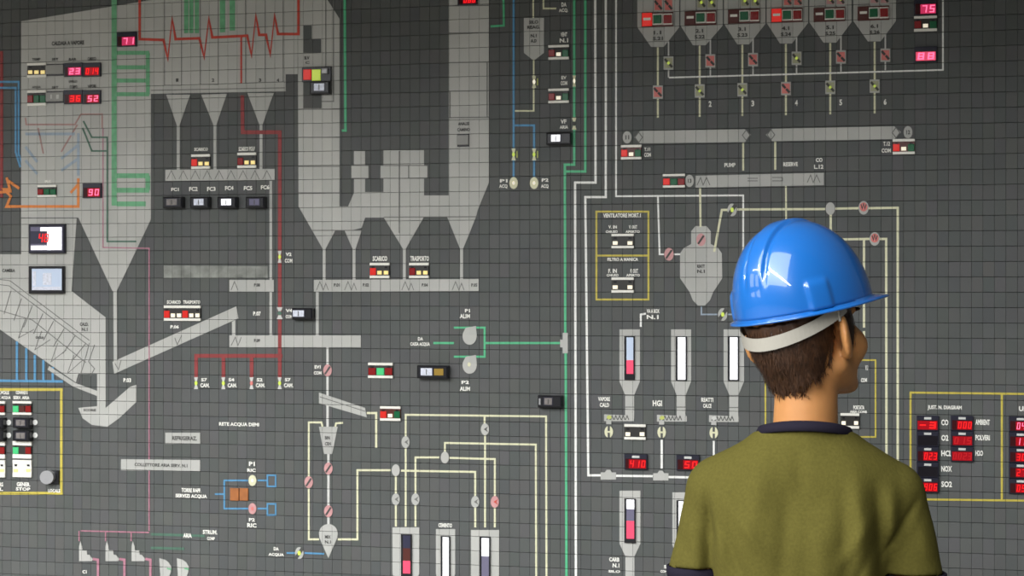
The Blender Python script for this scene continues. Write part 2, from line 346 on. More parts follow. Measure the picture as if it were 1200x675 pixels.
# ------------------------------------------------------------------ the room and the mosaic wall
def structure(name, V, Fc, m, parent=None):
    o = link_mesh(name, V, Fc, m, parent); o['kind'] = 'structure'; return o
V, Fc = [], []; cbox(-2.4, 2.4, 0.3, 2.46, 0.16, 0.0125, 0.001, V, Fc)
wall = structure('wall_back', V, Fc, M['wall'])
def tile_geo(x0, z0, y, V, Fc):
    g, h, c = GAP/2, GAPZ/2, 0.0004; x1, z1 = x0+TW-g, z0+TH_-h; x0 += g; z0 += h; b = len(V)
    V += [(x0, y+0.012, z0), (x1, y+0.012, z0), (x1, y+0.012, z1), (x0, y+0.012, z1)]
    V += [(x0, y+c*.6, z0), (x1, y+c*.6, z0), (x1, y+c*.6, z1), (x0, y+c*.6, z1)]
    V += [(x0+c, y, z0+c), (x1-c, y, z0+c), (x1-c, y, z1-c), (x0+c, y, z1-c)]
    for r in (0, 4):
        for k in range(4): Fc.append((b+r+k, b+r+(k+1) % 4, b+r+4+(k+1) % 4, b+r+4+k))
    Fc.append((b+8, b+9, b+10, b+11))
i0, i1 = math.floor((-2.2-GX)/TW), math.floor((2.2-GX)/TW); j0, j1 = math.floor((0.42-GZ)/TH_), math.floor((2.45-GZ)/TH_)
xr = P(1200, 337)[0]; near = []
for i in range(math.floor((xr-GX)/TW), 0, -1):
    for j in range(math.floor((P(1150, 675)[1]-GZ)/TH_), math.floor((P(1150, 0)[1]-GZ)/TH_)+1):
        if len(near) < 300: near.append((i, j))
nearset = set(near); V, Fc = [], []
for i in range(i0, i1+1):
    for j in range(j0, j1+1):
        if (i, j) not in nearset: tile_geo(GX+i*TW, GZ+j*TH_, random.uniform(0, 0.0003), V, Fc)
field = link_mesh('tile', V, Fc, M['tile'], wall); field['kind'] = 'stuff'
V, Fc = [], []; tile_geo(0, 0, 0, V, Fc); t0 = link_mesh('tile', V, Fc, M['tile'], wall)
for k, (i, j) in enumerate(near):
    t = t0 if k == 0 else t0.copy()
    if k: COL.objects.link(t)
    t.location = (GX+i*TW, random.uniform(0, 0.0003), GZ+j*TH_)
# floor, an added unseen canopy to shade the upper panel, plinth under the panel
fm = mat('floor_vinyl', (0.22, 0.21, 0.19), 0.45, var=0.08, nscale=6)
V, Fc = [], []; cbox(-6.5, 4.5, -0.1, 0.0, 0.3, -11.0, 0.001, V, Fc); structure('floor', V, Fc, fm)
pm = mat('painted_plaster', (0.55, 0.54, 0.50), 0.7, var=0.03, nscale=12, bump=0.05)
V, Fc = [], []; cbox(-3.6, 2.6, 2.415, 2.9, 0.2, -1.65, 0.004, V, Fc); structure('shade_canopy', V, Fc, pm)
V, Fc = [], []; cbox(-2.4, 2.4, 0.0, 0.3, 0.16, 0.02, 0.002, V, Fc); structure('baseboard_back', V, Fc, M['wall'])

# ------------------------------------------------------------------ the flow diagram: left, boiler and filter
b = Thing('furnace_symbol', 'pale grey furnace silhouette with engraved sloping grate, at far left below the boiler outline', 'symbol', (70, 400))
b.plate('shape', [[(-40, 298), (25, 298), (25, 256), (90, 256), (84, 341), (124, 372), (124, 478), (114, 478), (114, 438), (92, 438), (89, 448), (60, 428), (0, 386), (-40, 358)]], 'plate')
b.plate('outlet_lip', [[(58, 429), (89, 449), (114, 458), (114, 464), (86, 453), (56, 433)]], 'plate', 2)
zz = [[(13+k*12.5, 341+k*8.8), (5+k*11.5, 368+k*7.7)] for k in range(8)]
tri = [[(30+k*19, 374+k*14), (22+k*19, 396+k*14), (40+k*19, 386+k*12)] for k in range(4)]
b.line('grate_drawing', [[(-20, 325), (12, 329), (105, 399)], [(-20, 331), (11, 335), (104, 405)], [(-20, 358), (38, 375), (77, 406), (101, 425)], [(105, 402), (98, 428), (91, 450)], [(111, 404), (104, 424), (111, 432), (106, 441)]]+zz+tri, 0.9, 'line', 2, clip=False)
b.text('CAMERA', (3, 315, 18, 319), 'ink', LV[3]).text('CALD.', (94, 378, 104, 382), 'ink').text('N.1', (96, 384, 103, 388), 'ink').text('GRIGLIA', (42, 394, 52, 397), 'ink').done()
b = Thing('boiler_symbol', 'large pale grey boiler outline with slanted top and pointed bottom, leftmost on the panel', 'symbol', (110, 150))
b.plate('shape', [[(25, 25), (184, -1), (184, -20), (177, -20), (177, 257), (137, 341), (132, 341), (92, 255), (25, 255)]], 'plate')
b.plate('discharge_stem', [[(133, 341), (137, 341), (137.5, 430), (133.5, 430)]], 'plate')
b.text('CALDAIA A VAPORE', (61, 48, 99, 53), 'ink').done()
cl = Thing('coil_symbol', 'green serpentine steam coil inlaid inside the boiler outline', 'symbol', (150, 120))
cl.plate('riser', [[(131, -8), (137, -8), (137, 241), (131, 241)]], 'softgreen', 2)
cl.line('upper_coil', [[(137, 62), (175, 62)], [(137, 79), (175, 79)], [(137, 94.5), (175, 94.5)], [(137, 110.5), (175, 110.5)], [(173.5, 62), (173.5, 111)]], 5, 'softgreen', 2)
cl.line('lower_coil', [[(137, 206), (175, 206)], [(137, 223), (175, 223)], [(137, 239), (171, 239)], [(173.5, 206), (173.5, 223)]], 6, 'softgreen', 2); cl.done()
pipe([[(98, 142), (108, 161), (126, 161), (126, 283), (160, 283)], [(97, 150), (108, 177), (126, 177)]], 2, 'darkgreen', 'thin dark green line with two branches inside the boiler outline', lvl=3)
pipe([[(30, 138), (31, 146), (88, 146), (95, 134), (120, 134), (120, 150)], [(91, 146), (72, 178)], [(45, 150), (51, 180)]], 2, 'softred', 'faint reddish line with sloping legs below the second display row in the boiler', lvl=2)
pipe([[(121, 150), (121, 290), (175, 291), (175, 622)], [(95, 622), (175, 624)], [(93, 622), (93, 634)], [(124, 623), (124, 634)], [(154, 624), (154, 634)]], 1.5, 'pink', 'thin pink line dropping from the boiler to the three step shapes', lvl=2, at=(175, 450))
pipe([[(8, 208), (12, 222), (5, 222), (13, 230), (8, 242), (92, 242), (92, 209)], [(-6, 226), (14, 224)], [(10, 212), (23, 221)], [(92, 216), (83, 226)]], 3.4, 'orange', 'orange burner line running along under the boiler indicator', lvl=2, at=(30, 242))
pipe([[(2, 60), (2, 232)]], 4, 'redwide', 'dull red vertical line at the extreme left edge', lvl=1)
pipe([[(-8, 96), (22, 96), (22, 180), (27, 194)], [(-8, 103), (18.5, 103), (18.5, 178), (24, 196)]], 2.6, 'blue', 'paired blue pipe bending down left of the boiler outline')
pipe([[(30, 157), (88, 157)], [(92, 156), (92, 206)], [(72, 186), (92, 170)], [(72, 200), (92, 186)], [(30, 172), (44, 190)], [(30, 188), (44, 204)]], 3.5, 'softblue', 'faded light blue water lines in the middle of the boiler outline', lvl=2)
pipe([[(-10, 446), (74, 447)], [(20, 400), (20, 446)], [(31, 408), (31, 446)], [(41, 416), (41, 446)], [(51, 422), (51, 446)], [(62, 430), (62, 446)]], 3, 'blue', 'blue comb of five risers under the sloping grate', at=(40, 446))
b = Thing('ash_trough_symbol', 'pale boat-shaped ash trough under the furnace chute', 'symbol', (126, 480))
b.plate('shape', [[(92, 478), (114, 476), (114, 474), (124, 474), (124, 478), (153, 453), (160, 451), (160, 471), (140, 490), (126, 500), (108, 498), (97, 490)]], 'plate', 1)
b.text('SCORIE', (98, 479, 113, 482), 'ink').text('P.03', (145, 443, 154, 448)).done()
b = Thing('filter_symbol', 'pale grey filter housing drawn with vertical compartments and three pointed hoppers, top left', 'symbol', (260, 80))
b.plate('shape', [[(177, -20), (349, -20), (349, 87), (335, 87), (335, 107), (177, 110)]], 'plate')
b.plate('hopper', [[(195, 111), (223, 111), (210.5, 147), (207.5, 147)]], 'plate')
b.plate('hopper', [[(236, 111), (266, 110), (253.5, 147), (250.5, 147)]], 'plate')
b.plate('hopper', [[(290, 109), (321, 109), (307.5, 147), (304.5, 147)]], 'plate')
for x in (209, 252, 306): b.plate('hopper_stem', [[(x-1.7, 147), (x+1.7, 147), (x+1.7, 199), (x-1.7, 199)]], 'plate')
b.line('compartment_joint', [[(x, -8), (x, y)] for x, y in ((193, 100), (213, 100), (235, 99), (256, 99), (288, 98), (311, 97), (332, 96))]+[[(193, 100), (213, 100)], [(235, 99), (256, 99)], [(288, 97.5), (332, 96)], [(177, 106), (334, 103)]], 1, 'line', 2, clip=False)
for k, x in enumerate((208, 250, 305, 326)): b.text(str(k+1), (x-1.5, 92, x+1.5, 96), 'ink')
b.done()
pipe([[(218.5, -8), (218.5, 39)], [(224.5, -8), (224.5, 39)], [(231, -8), (231, 39)]], 5.6, 'softgreen', 'broad green bar at top edge, left of the pair in the filter', lvl=2, name='fill_bar')
pipe([[(261, -8), (261, 38)], [(272.5, -8), (272.5, 36)]], 7, 'softgreen', 'split green bar at top edge, right of the broad one in the filter', lvl=2, name='fill_bar')
pipe([[(164, -8), (164, 46), (192, 47), (197, 69), (202, 22), (206, 46), (234, 45), (239.5, 67), (245, 22), (249, 44), (290, 42), (295, 65), (300, 18), (304, 41), (312, 41), (317, 64), (322, 18), (326, 40), (350, 40), (350, -8)]], 3.2, 'red', 'red line with four sharp spikes crossing the filter housing at the top', lvl=3, name='pulse_line')
pipe([[(283, 43), (283, 98)]], 2.2, 'red', 'short red drop inside the filter housing below the spiked line', lvl=3)
pipe([[(284, 112), (284.5, 155), (328, 155), (328, 416)], [(228, 417), (331, 417)], [(230, 417), (230, 443)], [(262, 417), (262, 443)], [(295, 417), (295, 443)], [(328, 417), (328, 443)]], 4.6, 'redwide', 'wide red line going down to a header with four drops, left of the grey ducts', at=(328, 240))
b = Thing('screw_conveyor_symbol', 'grey bar with zigzag screw marks directly under the three filter hoppers', 'symbol', (258, 205))
b.plate('bar', [[(194, 199), (322, 198), (322, 211), (194, 212)]], 'plate', 1)
b.line('zigzag', [[(x, 210), (x+5, 200), (x+10, 210)] for x in range(196, 312, 14)], 0.8, 'line', 2, clip=False); b.done()
pipe([[(317.5, 212), (317.5, 328)], [(317.5, 342), (317.5, 393)]], 3.4, 'plate', 'grey vertical stem left of the wide red line', at=(317.5, 270))
b = Thing('faded_strip', 'blotchy faded grey strip across tiles above the short conveyor bar', 'strip', (245, 319))
b.plate('strip', [[(192, 311), (314, 312), (314, 326), (192, 326)]], 'faded', 1); b.done()
legend([('FC1', (201, 220, 210, 224)), ('FC2', (222, 219, 232, 224)), ('FC3', (243, 219, 253, 224)), ('FC4', (264, 218, 274, 223)), ('FC5', (286, 218, 296, 223)), ('FC6', (306, 217, 316, 222))], 'row of small white captions over the four black meters under the filter', at=(258, 221))
meter((194, 231, 217, 244), 'first black meter from the left in the row of four under the filter', 'facedim', 'black meters under the filter')
meter((226, 231, 248, 244), 'second black meter from the left in the row of four under the filter', 'face', 'black meters under the filter')
meter((258, 231, 280, 244), 'third black meter in the row of four under the filter, with the brightest face', 's_white', 'black meters under the filter')
meter((291, 231, 313, 244), 'rightmost black meter in the row of four under the filter', 's_violet', 'black meters under the filter')
meter((366, 96, 389, 111), 'small black meter hanging under the lit switch in the dark notch of the duct', 'face')
lamps((225, 181, 247, 198), ['l_redon', 'l_yel', 'l_yel'], 'lamp strip with two yellow lamps between first and second filter stems', legend=[('SCARICO', (228, 173, 244, 177))])
lamps((279, 179, 301, 197), ['l_red', 'l_yel', 'l_yel'], 'lamp strip with two yellow lamps between second and third filter stems', legend=[('SCARICO POLV', (280, 172, 299, 177))])
b = Thing('conveyor_symbol', 'short grey conveyor bar left of the wide red line, under the faded strip', 'symbol', (295, 335))
b.plate('bar', [[(269, 328), (321, 328), (321, 342), (269, 342)]], 'plate'); b.line('zigzag', [[(271, 340), (275, 330), (279, 340)]], 0.8, 'line', 2, clip=False)
b.text('P.08', (298, 332, 305, 336), 'ink').text('P.07', (297, 365, 306, 370)).done()
b = Thing('conveyor_symbol', 'sloping grey conveyor rising from the boiler outlet to the right', 'symbol', (205, 398))
b.plate('bar', [[(132, 424), (277, 359), (279.5, 373), (134, 438)]], 'plate'); b.plate('drop', [[(272, 377), (276, 375), (276, 393), (272, 393)]], 'plate')
b.line('zigzag', [[(135, 426), (139, 433), (142, 422)], [(205, 396), (208, 404), (213, 393)]], 0.8, 'line', 2, clip=False); b.done()
b = Thing('conveyor_symbol', 'long level grey conveyor bar directly above the red header with four drops', 'symbol', (346, 400))
b.plate('bar', [[(269, 393), (423, 393), (423, 407), (269, 407)]], 'plate'); b.line('zigzag', [[(271, 405), (276, 395), (279, 405), (283, 395)]], 0.8, 'line', 2, clip=False)
b.text('P.09', (298, 397, 305, 401), 'ink').done()
lamps((193, 358, 236, 376), ['l_redon', 'l_wht', 'l_wht', 'l_redon', 'l_wht', 'l_wht'], 'wide six-lamp strip above the sloping grey conveyor', legend=[('SCARICO', (196, 352, 212, 356)), ('TRASPORTO', (215, 352, 235, 356)), ('P.06', (200, 381, 210, 385))])
for x, wd in ((230, 'first'), (262, 'second'), (295, 'third'), (328, 'fourth')):
    valve((x, 449), '%s little valve from the left under the red header' % wd, 'hotpink' if x == 295 else 'l_lime', (2.4, 7), 'bow', group='valves under the red header', base='pale')
    legend([('S%d' % (x % 7+1), (x+6, 443, x+13, 447)), ('CAM.', (x+5, 449, x+16, 454))], 'white caption right of the %s valve under the red header' % wd)
valve((328, 301), 'little valve with lime dot on the wide red line, level with the flue duct hoppers', 'l_lime', (2.2, 7), 'bow'); valve((328, 367), 'little grey valve on the wide red line beside a black meter', 'darkgreen', (3.4, 7), 'bow')
legend([('V2', (335, 296, 342, 300)), ('COM', (334, 303, 343, 308))], 'white caption right of the lime-dotted valve on the wide red line'); legend([('V4', (335, 362, 343, 366)), ('COM', (335, 369, 343, 373))], 'white caption between the red line valve and a black meter')
meter((345, 361, 369, 374), 'black meter between the wide red line and a grey stem', 'face', frac=(0.06, 0.6))

# modules on the boiler
lamps((33, 74, 55, 91), ['l_yel', 'l_yel', 'l_yel'], 'strip of three yellow lamps, upper of the two strips at top of the boiler')
button((55, 75, 76, 89), 'blank grey push button in the upper row on the boiler')
display((76, 74, 98, 90), '23', 'display with pinkish glare in the upper row on the boiler', m='d_glare', glow='glare_pink', dx=0.25, cap=None)
display((98, 74, 119, 90), '014', 'red display at the right end of the upper row on the boiler', dx=0.15, cap=None)
lamps((33, 106, 55, 124), ['l_red', 'l_grn', 'l_grn'], 'red and green lamp strip, lower of the two strips at top of the boiler')
button((55, 107, 76, 121), 'grey push button with two marks in the lower row on the boiler', True)
display((76, 106, 98, 122), '36', 'red display left of the last one in the lower row on the boiler', dx=0.3, cap=None)
display((98, 106, 119, 122), '52', 'bright display at the right end of the lower row on the boiler', m='d_glare', dx=0.25, cap=None)
legend([('TEMP', (38, 68, 48, 71)), ('SET', (61, 68, 69, 71)), ('BAR', (81, 68, 90, 71)), ('CARICO', (103, 67, 113, 71))], 'dark engraved captions above the upper row on the boiler', at=(75, 69))
legend([('ACQUA', (38, 101, 48, 104)), ('SET', (61, 101, 69, 104)), ('LIVELLO', (81, 94, 91, 97)), ('CORPO', (82, 100, 91, 104)), ('VAPORE', (103, 99, 113, 103))], 'dark engraved captions between the two rows on the boiler', at=(75, 101))
TEXTS[-9:] = [(a, s, bb, M['ink'], y, th) for a, s, bb, m_, y, th in TEXTS[-9:]]
display((138, 38, 161, 55), '71', 'pink display beside the green coil at the top right of the boiler', m='d_glare', glow='glare_pink', cap=None)
lamps((45, 217, 67, 231), ['l_red', 'l_grn', 'l_grn'], 'red and green lamp strip above the orange burner line in the boiler', legend=[('BRUC', (53, 211, 60, 214))])
display((98, 215, 120, 232), '90', 'pink-red display low on the boiler, right of the orange burner line', m='d_glare', cap=None)
th = Thing('recorder_window', 'dark framed window with red digits and white glare on the furnace, upper of two', 'screen', (57, 280), 'framed windows on the furnace')
th.box('frame', (36, 263, 78, 297), 'bezel', 0, -0.012, 0.002); s_ = th.box('screen', (38.5, 266, 76, 294), 's_violet', -0.012, -0.0124, 0.0003)
th.box('bright_area', [(58, 271, 75, 293), (39, 288, 62, 293), (50, 266.5, 75, 271)], 's_white', -0.0124, -0.0128, 0.0002, under=s_)  # white reflection on the glass, built as glowing pieces
th.box('dark_bar', (38.5, 271, 58, 286), 'bluedark', -0.0124, -0.0126, 0.0001, under=s_)
X0, X1, Z0, Z1 = R((47, 274, 60, 284))
for k, c in enumerate('48'): seven_seg(th, c, X0+(X1-X0)*(k*.5+.06), X0+(X1-X0)*(k*.5+.44), Z0, Z1, -0.0133, 'd_red', s_)
th.done()
th = Thing('recorder_window', 'dark framed window with pale blue lit screen on the furnace, lower of two', 'screen', (57, 327), 'framed windows on the furnace')
th.box('frame', (36, 312, 77, 344), 'black', 0, -0.012, 0.002); s_ = th.box('screen', (40, 315, 75, 340), 's_blue', -0.012, -0.0124, 0.0003)
th.box('bright_area', [(40.5, 336, 74, 340), (53, 320, 63, 334), (41, 318, 45, 335)], 'face', -0.0124, -0.0128, 0.0001, under=s_); th.done()

# ducts and chimney
b = Thing('downcomer_duct_symbol', 'tall pale grey duct outline with stepped dark cut-outs, right of the filter', 'symbol', (375, 180))
b.plate('shape', [[(349, -20), (376, -20), (382, -3), (398, 22), (398, 242), (350, 242)]], 'plate')
b.plate('cut_out', [[(355.5, 30), (365.5, 30), (365.5, 46), (376.5, 46), (376.5, 62), (355.5, 62)]], 'tile', 2); b.plate('cut_out', [[(355.5, 80), (377, 80), (377, 127), (355.5, 127)]], 'tile', 2)
b.line('joint', [[(350, y), (398, y)] for y in (128, 161, 195, 226)]+[[(377, 119), (391, 119), (391, -8)], [(382, 78), (382, -8)]], 1.1, 'line', 2, clip=False)
b.text('B.V', (357, 66, 363, 70), 'ink').text('C', (358, 72, 363, 75), 'ink').done()
th = Thing('control_switch', 'lit red and yellow switch unit in the dark cut-out of the tall duct', 'switch', (371, 88))
th.box('housing', (355, 79, 389, 96), 'black', 0, -0.008, 0.001); th.box('lamp', (357, 82, 366, 94), 'l_redon', -0.008, -0.011, 0.0015, label='red lamp')
th.box('lamp', (367, 82, 377, 95), 'l_lime', -0.008, -0.011, 0.0015, label='yellow-green lamp'); th.box('lever', (379, 81, 386, 87), 'steel', -0.008, -0.016, 0.002); th.done()
b = Thing('flue_duct_symbol', 'wide pale grey flue duct with two fan boxes on top and four pointed hoppers below', 'symbol', (460, 245))
b.plate('shape', [[(350, 242), (408, 242), (415, 226), (428, 226), (428, 225), (449, 225), (497, 225), (497, 229), (526, 229), (573, 212), (573, 214), (560, 246), (558, 254), (524, 254), (497, 254), (450, 255), (428, 255), (424, 267), (412, 270), (404, 270), (393, 270), (366, 270)]], 'plate')
for q in ([(366, 270), (393, 270), (382, 291), (378, 291)], [(404, 270), (424, 270), (417, 291), (413, 291)], [(450, 255), (497, 254), (476, 291), (472, 291)], [(524, 254), (558, 254), (543, 291), (539, 291)]): b.plate('hopper', [q], 'plate')
for x in (380, 415, 474, 541): b.plate('hopper_stem', [[(x-1.7, 291), (x+1.7, 291), (x+1.7, 328), (x-1.7, 328)]], 'plate')
b.plate('fan_box', [[(415, 177), (428, 177), (428, 226), (415, 226)], ], 'plate'); b.plate('fan_collar', [[(412, 194), (432, 194), (432, 209), (412, 209)]], 'plate', 2)
b.plate('fan_box', [[(449.5, 176), (497, 176), (497, 226), (449.5, 226)]], 'plate'); b.plate('fan_collar', [[(446, 194), (501, 194), (501, 209), (446, 209)]], 'plate', 2)
b.line('joint', [[(412, 194), (432, 194)], [(412, 209), (432, 209)], [(446, 194), (501, 194)], [(446, 209), (501, 209)], [(468, 177), (468, 273)], [(479, 194), (479, 209)], [(366, 270), (424, 270)], [(450, 254.5), (558, 254)]], 1, 'line', 3, clip=False); b.done()
b = Thing('chimney_symbol', 'tall pale grey chimney shaft with horizontal joints, reaching the top edge', 'symbol', (549, 110))
b.plate('shaft', [[(526, -20), (573, -20), (573, 212), (526, 229)]], 'plate')
b.line('joint', [[(526, y), (573, y-0.7)] for y in (7, 39, 73.5, 107, 138)]+[[(527.5, 107), (527.5, 138)], [(571, 73), (571, 138)]], 1.2, 'line', 2, clip=False)
b.text('ANALISI', (537, 143, 550, 147), 'ink').text('CAMINO', (536, 150, 551, 154), 'ink').done()
button((536, 157, 550, 172), 'small pale push button on the chimney shaft')
display((537, -8, 560, 6), '086', 'red display cut by the top edge on the chimney shaft', cap=None)
b = Thing('conveyor_symbol', 'long grey screw conveyor bar under the flue duct hoppers', 'symbol', (465, 334))
b.plate('bar', [[(368, 328), (561, 327), (561, 341), (368, 342)]], 'plate'); b.plate('drop', [[(370.3, 342), (373.7, 342), (373.7, 393), (370.3, 393)]], 'plate')
b.line('zigzag', [[(x, 340), (x+4, 330), (x+8, 340), (x+11, 332), (x+14, 340)] for x in (371, 404, 471, 530)]+[[(446, 328), (446, 341)]], 0.8, 'line', 2, clip=False)
for s, x in (('P.01', 395), ('P.02', 429), ('P.04', 498), ('P.05', 556)): b.text(s, (x-3.5, 332, x+3.5, 336), 'ink')
b.done()
lamps((434, 308, 457, 326), ['l_redon', 'l_yel', 'l_yel'], 'lamp strip with yellow lamps left of the middle flue hopper stem', legend=[('SCARICO', (437, 300, 454, 306))])
lamps((480, 308, 503, 326), ['l_red', 'l_yel', 'l_yel'], 'lamp strip with yellow lamps right of the middle flue hopper stem', legend=[('TRASPORTO', (481, 300, 503, 306))])
# ------------------------------------------------------------------ middle of the diagram
pipe([[(404, -8), (405, 153), (400.5, 153)]], 3, 'green', 'green line down the right side of the downcomer duct')
pipe([[(590, -8), (590.5, 30), (575, 31)]], 2.4, 'green', 'short green hook at top edge right of the chimney')
pipe([[(602, -8), (602, 208)], [(602, 147), (626, 147), (626, 208)]], 2.4, 'blue', 'blue line from the top edge splitting to two small pumps', at=(602, 100))
for x, n in ((602, 'left'), (626, 'right')):
    valve((x, 181), 'yellow valve with side lever on the %s blue branch' % n, 'l_lime', (2.4, 7), 'bow', 'lever', base='cream')
    valve((x, 214.5), '%s oval pump at the end of the blue branches' % n, 'cream', (5, 7), 'dot', 'l_wht')
legend([('P1', (586, 210, 595, 214)), ('ACQ', (585, 216, 595, 221))], 'white caption left of the left oval pump'); legend([('P2', (635, 209, 643, 213)), ('ACQ', (634, 216, 643, 221))], 'white caption right of the right oval pump')
b = Thing('tank_symbol', 'small grey pointed tank with dark writing between blue and green lines at the top', 'symbol', (625.5, 45))
b.plate('shape', [[(614, 21), (637.5, 21), (637.5, 62), (627, 70), (624, 70), (614, 62)]], 'plate')
b.text('SILO', (620, 24, 631, 28), 'ink').text('REAG.', (618, 30, 633, 34), 'ink').text('N.1', (622, 40, 629, 44), 'ink').text('A.D', (622, 46, 629, 50), 'ink').done()
pipe([[(625, -8), (625, 21)], [(625.5, 70), (625.5, 130), (603.5, 130)]], 1.9, 'cream', 'cream line through the small pointed tank to the blue line', at=(625.5, 110))
pipe([[(637, -8), (637, 10), (652, 10)]], 2, 'cream', 'short cream elbow at top edge beside the small tank', caps=[('DA', (658, 3, 664, 8)), ('ACQ.', (655, 10, 666, 15))])
valve((626, 96), 'small cream valve with side lever below the small tank', 'l_wht', (2.4, 7), 'bow', 'lever', base='cream')
lamps((643, 53, 667, 70), ['l_red', 'l_wht', 'l_grn'], 'upper red, white and green lamp strip beside the green lines', legend=[('VENT', (657, 38, 665, 43)), ('N.1', (656, 45, 666, 50))])
lamps((643, 104, 667, 121), ['l_red', 'l_wht', 'l_grn'], 'lower red, white and green lamp strip beside the green lines', legend=[('EV', (658, 89, 664, 93)), ('COM', (657, 95, 665, 100))])
legend([('VF', (657, 140, 664, 145)), ('ARIA', (656, 147, 666, 151))], 'white caption above the black meter beside the green lines')
meter((642, 156, 671, 170), 'black meter with bright face left of the parallel green lines', 's_white', frac=(0.2, 0.56))
pipe([[(673, -8), (673, 193), (662, 193), (662.5, 390)], [(663, 414), (664, 690)], [(686, -8), (686, 201), (662, 201)]], 2.8, 'green', 'long green double line stepping left and running to the bottom edge', at=(662.5, 300))
pipe([[(532, 402), (508, 402)], [(568, 402), (657, 402)]], 2.6, 'green', 'level green line joining the pump loop to the tee', at=(610, 402))
pipe([[(532, 384), (568, 384), (568, 418), (532, 418)]], 2.4, 'green', 'green square loop around two grey pumps', at=(532, 400), cat='line')
valve((673, 95), 'tiny cream valve on the left green line, beside the lower lamp strip', 'l_wht', (2, 6.5), 'bow', base='cream'); valve((673, 145), 'tiny dark-marked valve on the left green line, above the black meter', 'ink', (2.6, 7), 'bow', base='cream')
b = Thing('pump_symbol', 'upper grey pump in the green loop', 'symbol', (550, 393)); b.plate('shape', [[(558, 382), (559, 394)]+[(550.5+8.3*math.cos(a), 394+10*math.sin(a)) for a in np.linspace(0.1, math.pi+0.5, 14)]+[(546, 384)]], 'plate', 2, clip=False); b.text('P1', (540+5, 362, 551, 366)).text('ALIM', (539, 368, 551, 373)).done()
b = Thing('pump_symbol', 'lower grey pump in the green loop, with a pale dot', 'symbol', (550, 427)); b.plate('shape', [[(558, 416), (559, 428)]+[(550.5+8.3*math.cos(a), 428+10*math.sin(a)) for a in np.linspace(0.1, math.pi+0.5, 14)]+[(546, 418)]], 'plate', 2, clip=False); b.plate('lamp_dot', [disc(550, 427, 2, 2.6, 10)], 'cream', 3, clip=False); b.text('P2', (541, 446, 550, 450)).text('ALIM', (539, 453, 551, 458)).done()
b = Thing('tee_symbol', 'grey tee piece where the level green line meets the long green line', 'symbol', (662, 402)); b.plate('shape', [[(659.5, 390), (665.5, 390), (665.5, 414), (659.5, 414)], [(656.5, 398), (659.5, 398), (659.5, 407), (656.5, 407)]], 'plate', 2, clip=False); b.done()
legend([('DA', (490, 395, 496, 399)), ('CASSA ACQUA', (481, 401, 504, 406))], 'white caption at the left end of the level green line')
lamps((432, 425, 461, 443), ['l_red', 'l_grnon', 'l_red'], 'red, green, red lamp strip below the long level conveyor')
meter((491, 428, 527, 443), 'largest black meter, below the green line caption, with white and amber faces', 'face', extra=(0.56, 0.86, 'amber'), frac=(0.13, 0.5)); meter((632, 463, 660, 477), 'black meter just left of the long green line', 'facedim', extra=(0.05, 0.12, 'steel'), frac=(0.28, 0.6))
W = 'white'
pipe([[(697.5, -8), (698, 214), (674, 214), (675, 690)]], 2.7, W, 'leftmost white line, stepping left then down to the bottom edge', at=(674, 400))
pipe([[(710, -8), (710, 231), (686, 231), (689.5, 557), (704, 557)], [(722, 557.5), (765, 558)], [(783, 559), (850, 560)]], 2.6, W, 'second white line, turning right through two tees at the bottom', at=(688, 400))
pipe([[(722, -8), (722, 230), (871, 229), (871, 330)], [(771, 230), (773, 298), (779, 298)], [(790, 298), (798, 298)]], 2, W, 'third white line, running over to the reactor and the helmet', at=(760, 230))
for k, (x, y, t) in enumerate(((713, 557, 'left'), (774.5, 558, 'right'))):
    b = Thing('tee_symbol', '%s grey tee on the bottom white line' % t, 'symbol', (x, y)); b.plate('shape', [[(x-9, y-3.5), (x-4, y-3.5), (x-2, y-6.5), (x+2, y-6.5), (x+4, y-3.5), (x+9, y-3.5), (x+9, y+5), (x-9, y+5)]], 'plate', 2, clip=False); b.done()
valve((784, 298), 'rose valve on the white branch left of the reactor', 'rose', (5.5, 7.5), 'slash')
b = Thing('reactor_symbol', 'pale grey bottle-shaped reactor left of the helmet', 'symbol', (821.5, 315))
b.plate('shape', [[(810, 271), (815, 265), (828, 265), (833, 271), (833, 286), (841, 290), (846, 297), (846.5, 326), (836, 342), (832, 352), (826, 358), (818, 358), (812, 352), (808, 342), (797, 326), (797, 297), (801, 291), (810, 286)]], 'plate'); b.text('REATT', (817, 310, 826, 314), 'ink').text('N.1', (817, 316, 826, 320), 'ink').done()
valve((821.5, 281), 'rose valve in the neck of the reactor', 'rose', (5.5, 7.5), 'slash')
pipe([[(820.5, 220), (821, 266)]], 2.4, 'cream', 'cream drop from the third conveyor into the reactor')
pipe([[(921, 218), (921.5, 300)]], 2, 'cream', 'cream drop from the third conveyor to behind the helmet')
pipe([[(837, 295), (846, 246), (853, 246)], [(864, 245.5), (967, 245)], [(979, 244.5), (1006, 244)], [(1018, 244), (1052, 243.5), (1052, 690)], [(973.5, 250), (973.5, 330)]], 2.6, 'cream', 'outer cream line looping over the helmet and down its right side', at=(1052, 400))
pipe([[(960, 281), (1019, 280)], [(1031, 280), (1038.5, 280), (1039, 690)], [(1012.5, 281), (1012.5, 384)], [(1012.5, 388), (1012.5, 410)]], 2.6, 'cream', 'inner cream line right of the helmet', at=(1039, 400))
valve((858, 246), 'grey lit valve on the outer cream line, upper left of the helmet', 'l_wht', (5.5, 7.5), 'lit', base='plate'); valve((973, 244.5), 'plain grey round node on the outer cream line above the helmet', 'plate', (5.5, 7.5), 'none')
valve((1012, 243.5), 'red valve with fork mark on the outer cream line', 'hotpink', (6, 8), 'fork', base='plate'); valve((1025, 280), 'red valve with fork mark on the inner cream line', 'hotpink', (6, 8), 'fork', base='plate')
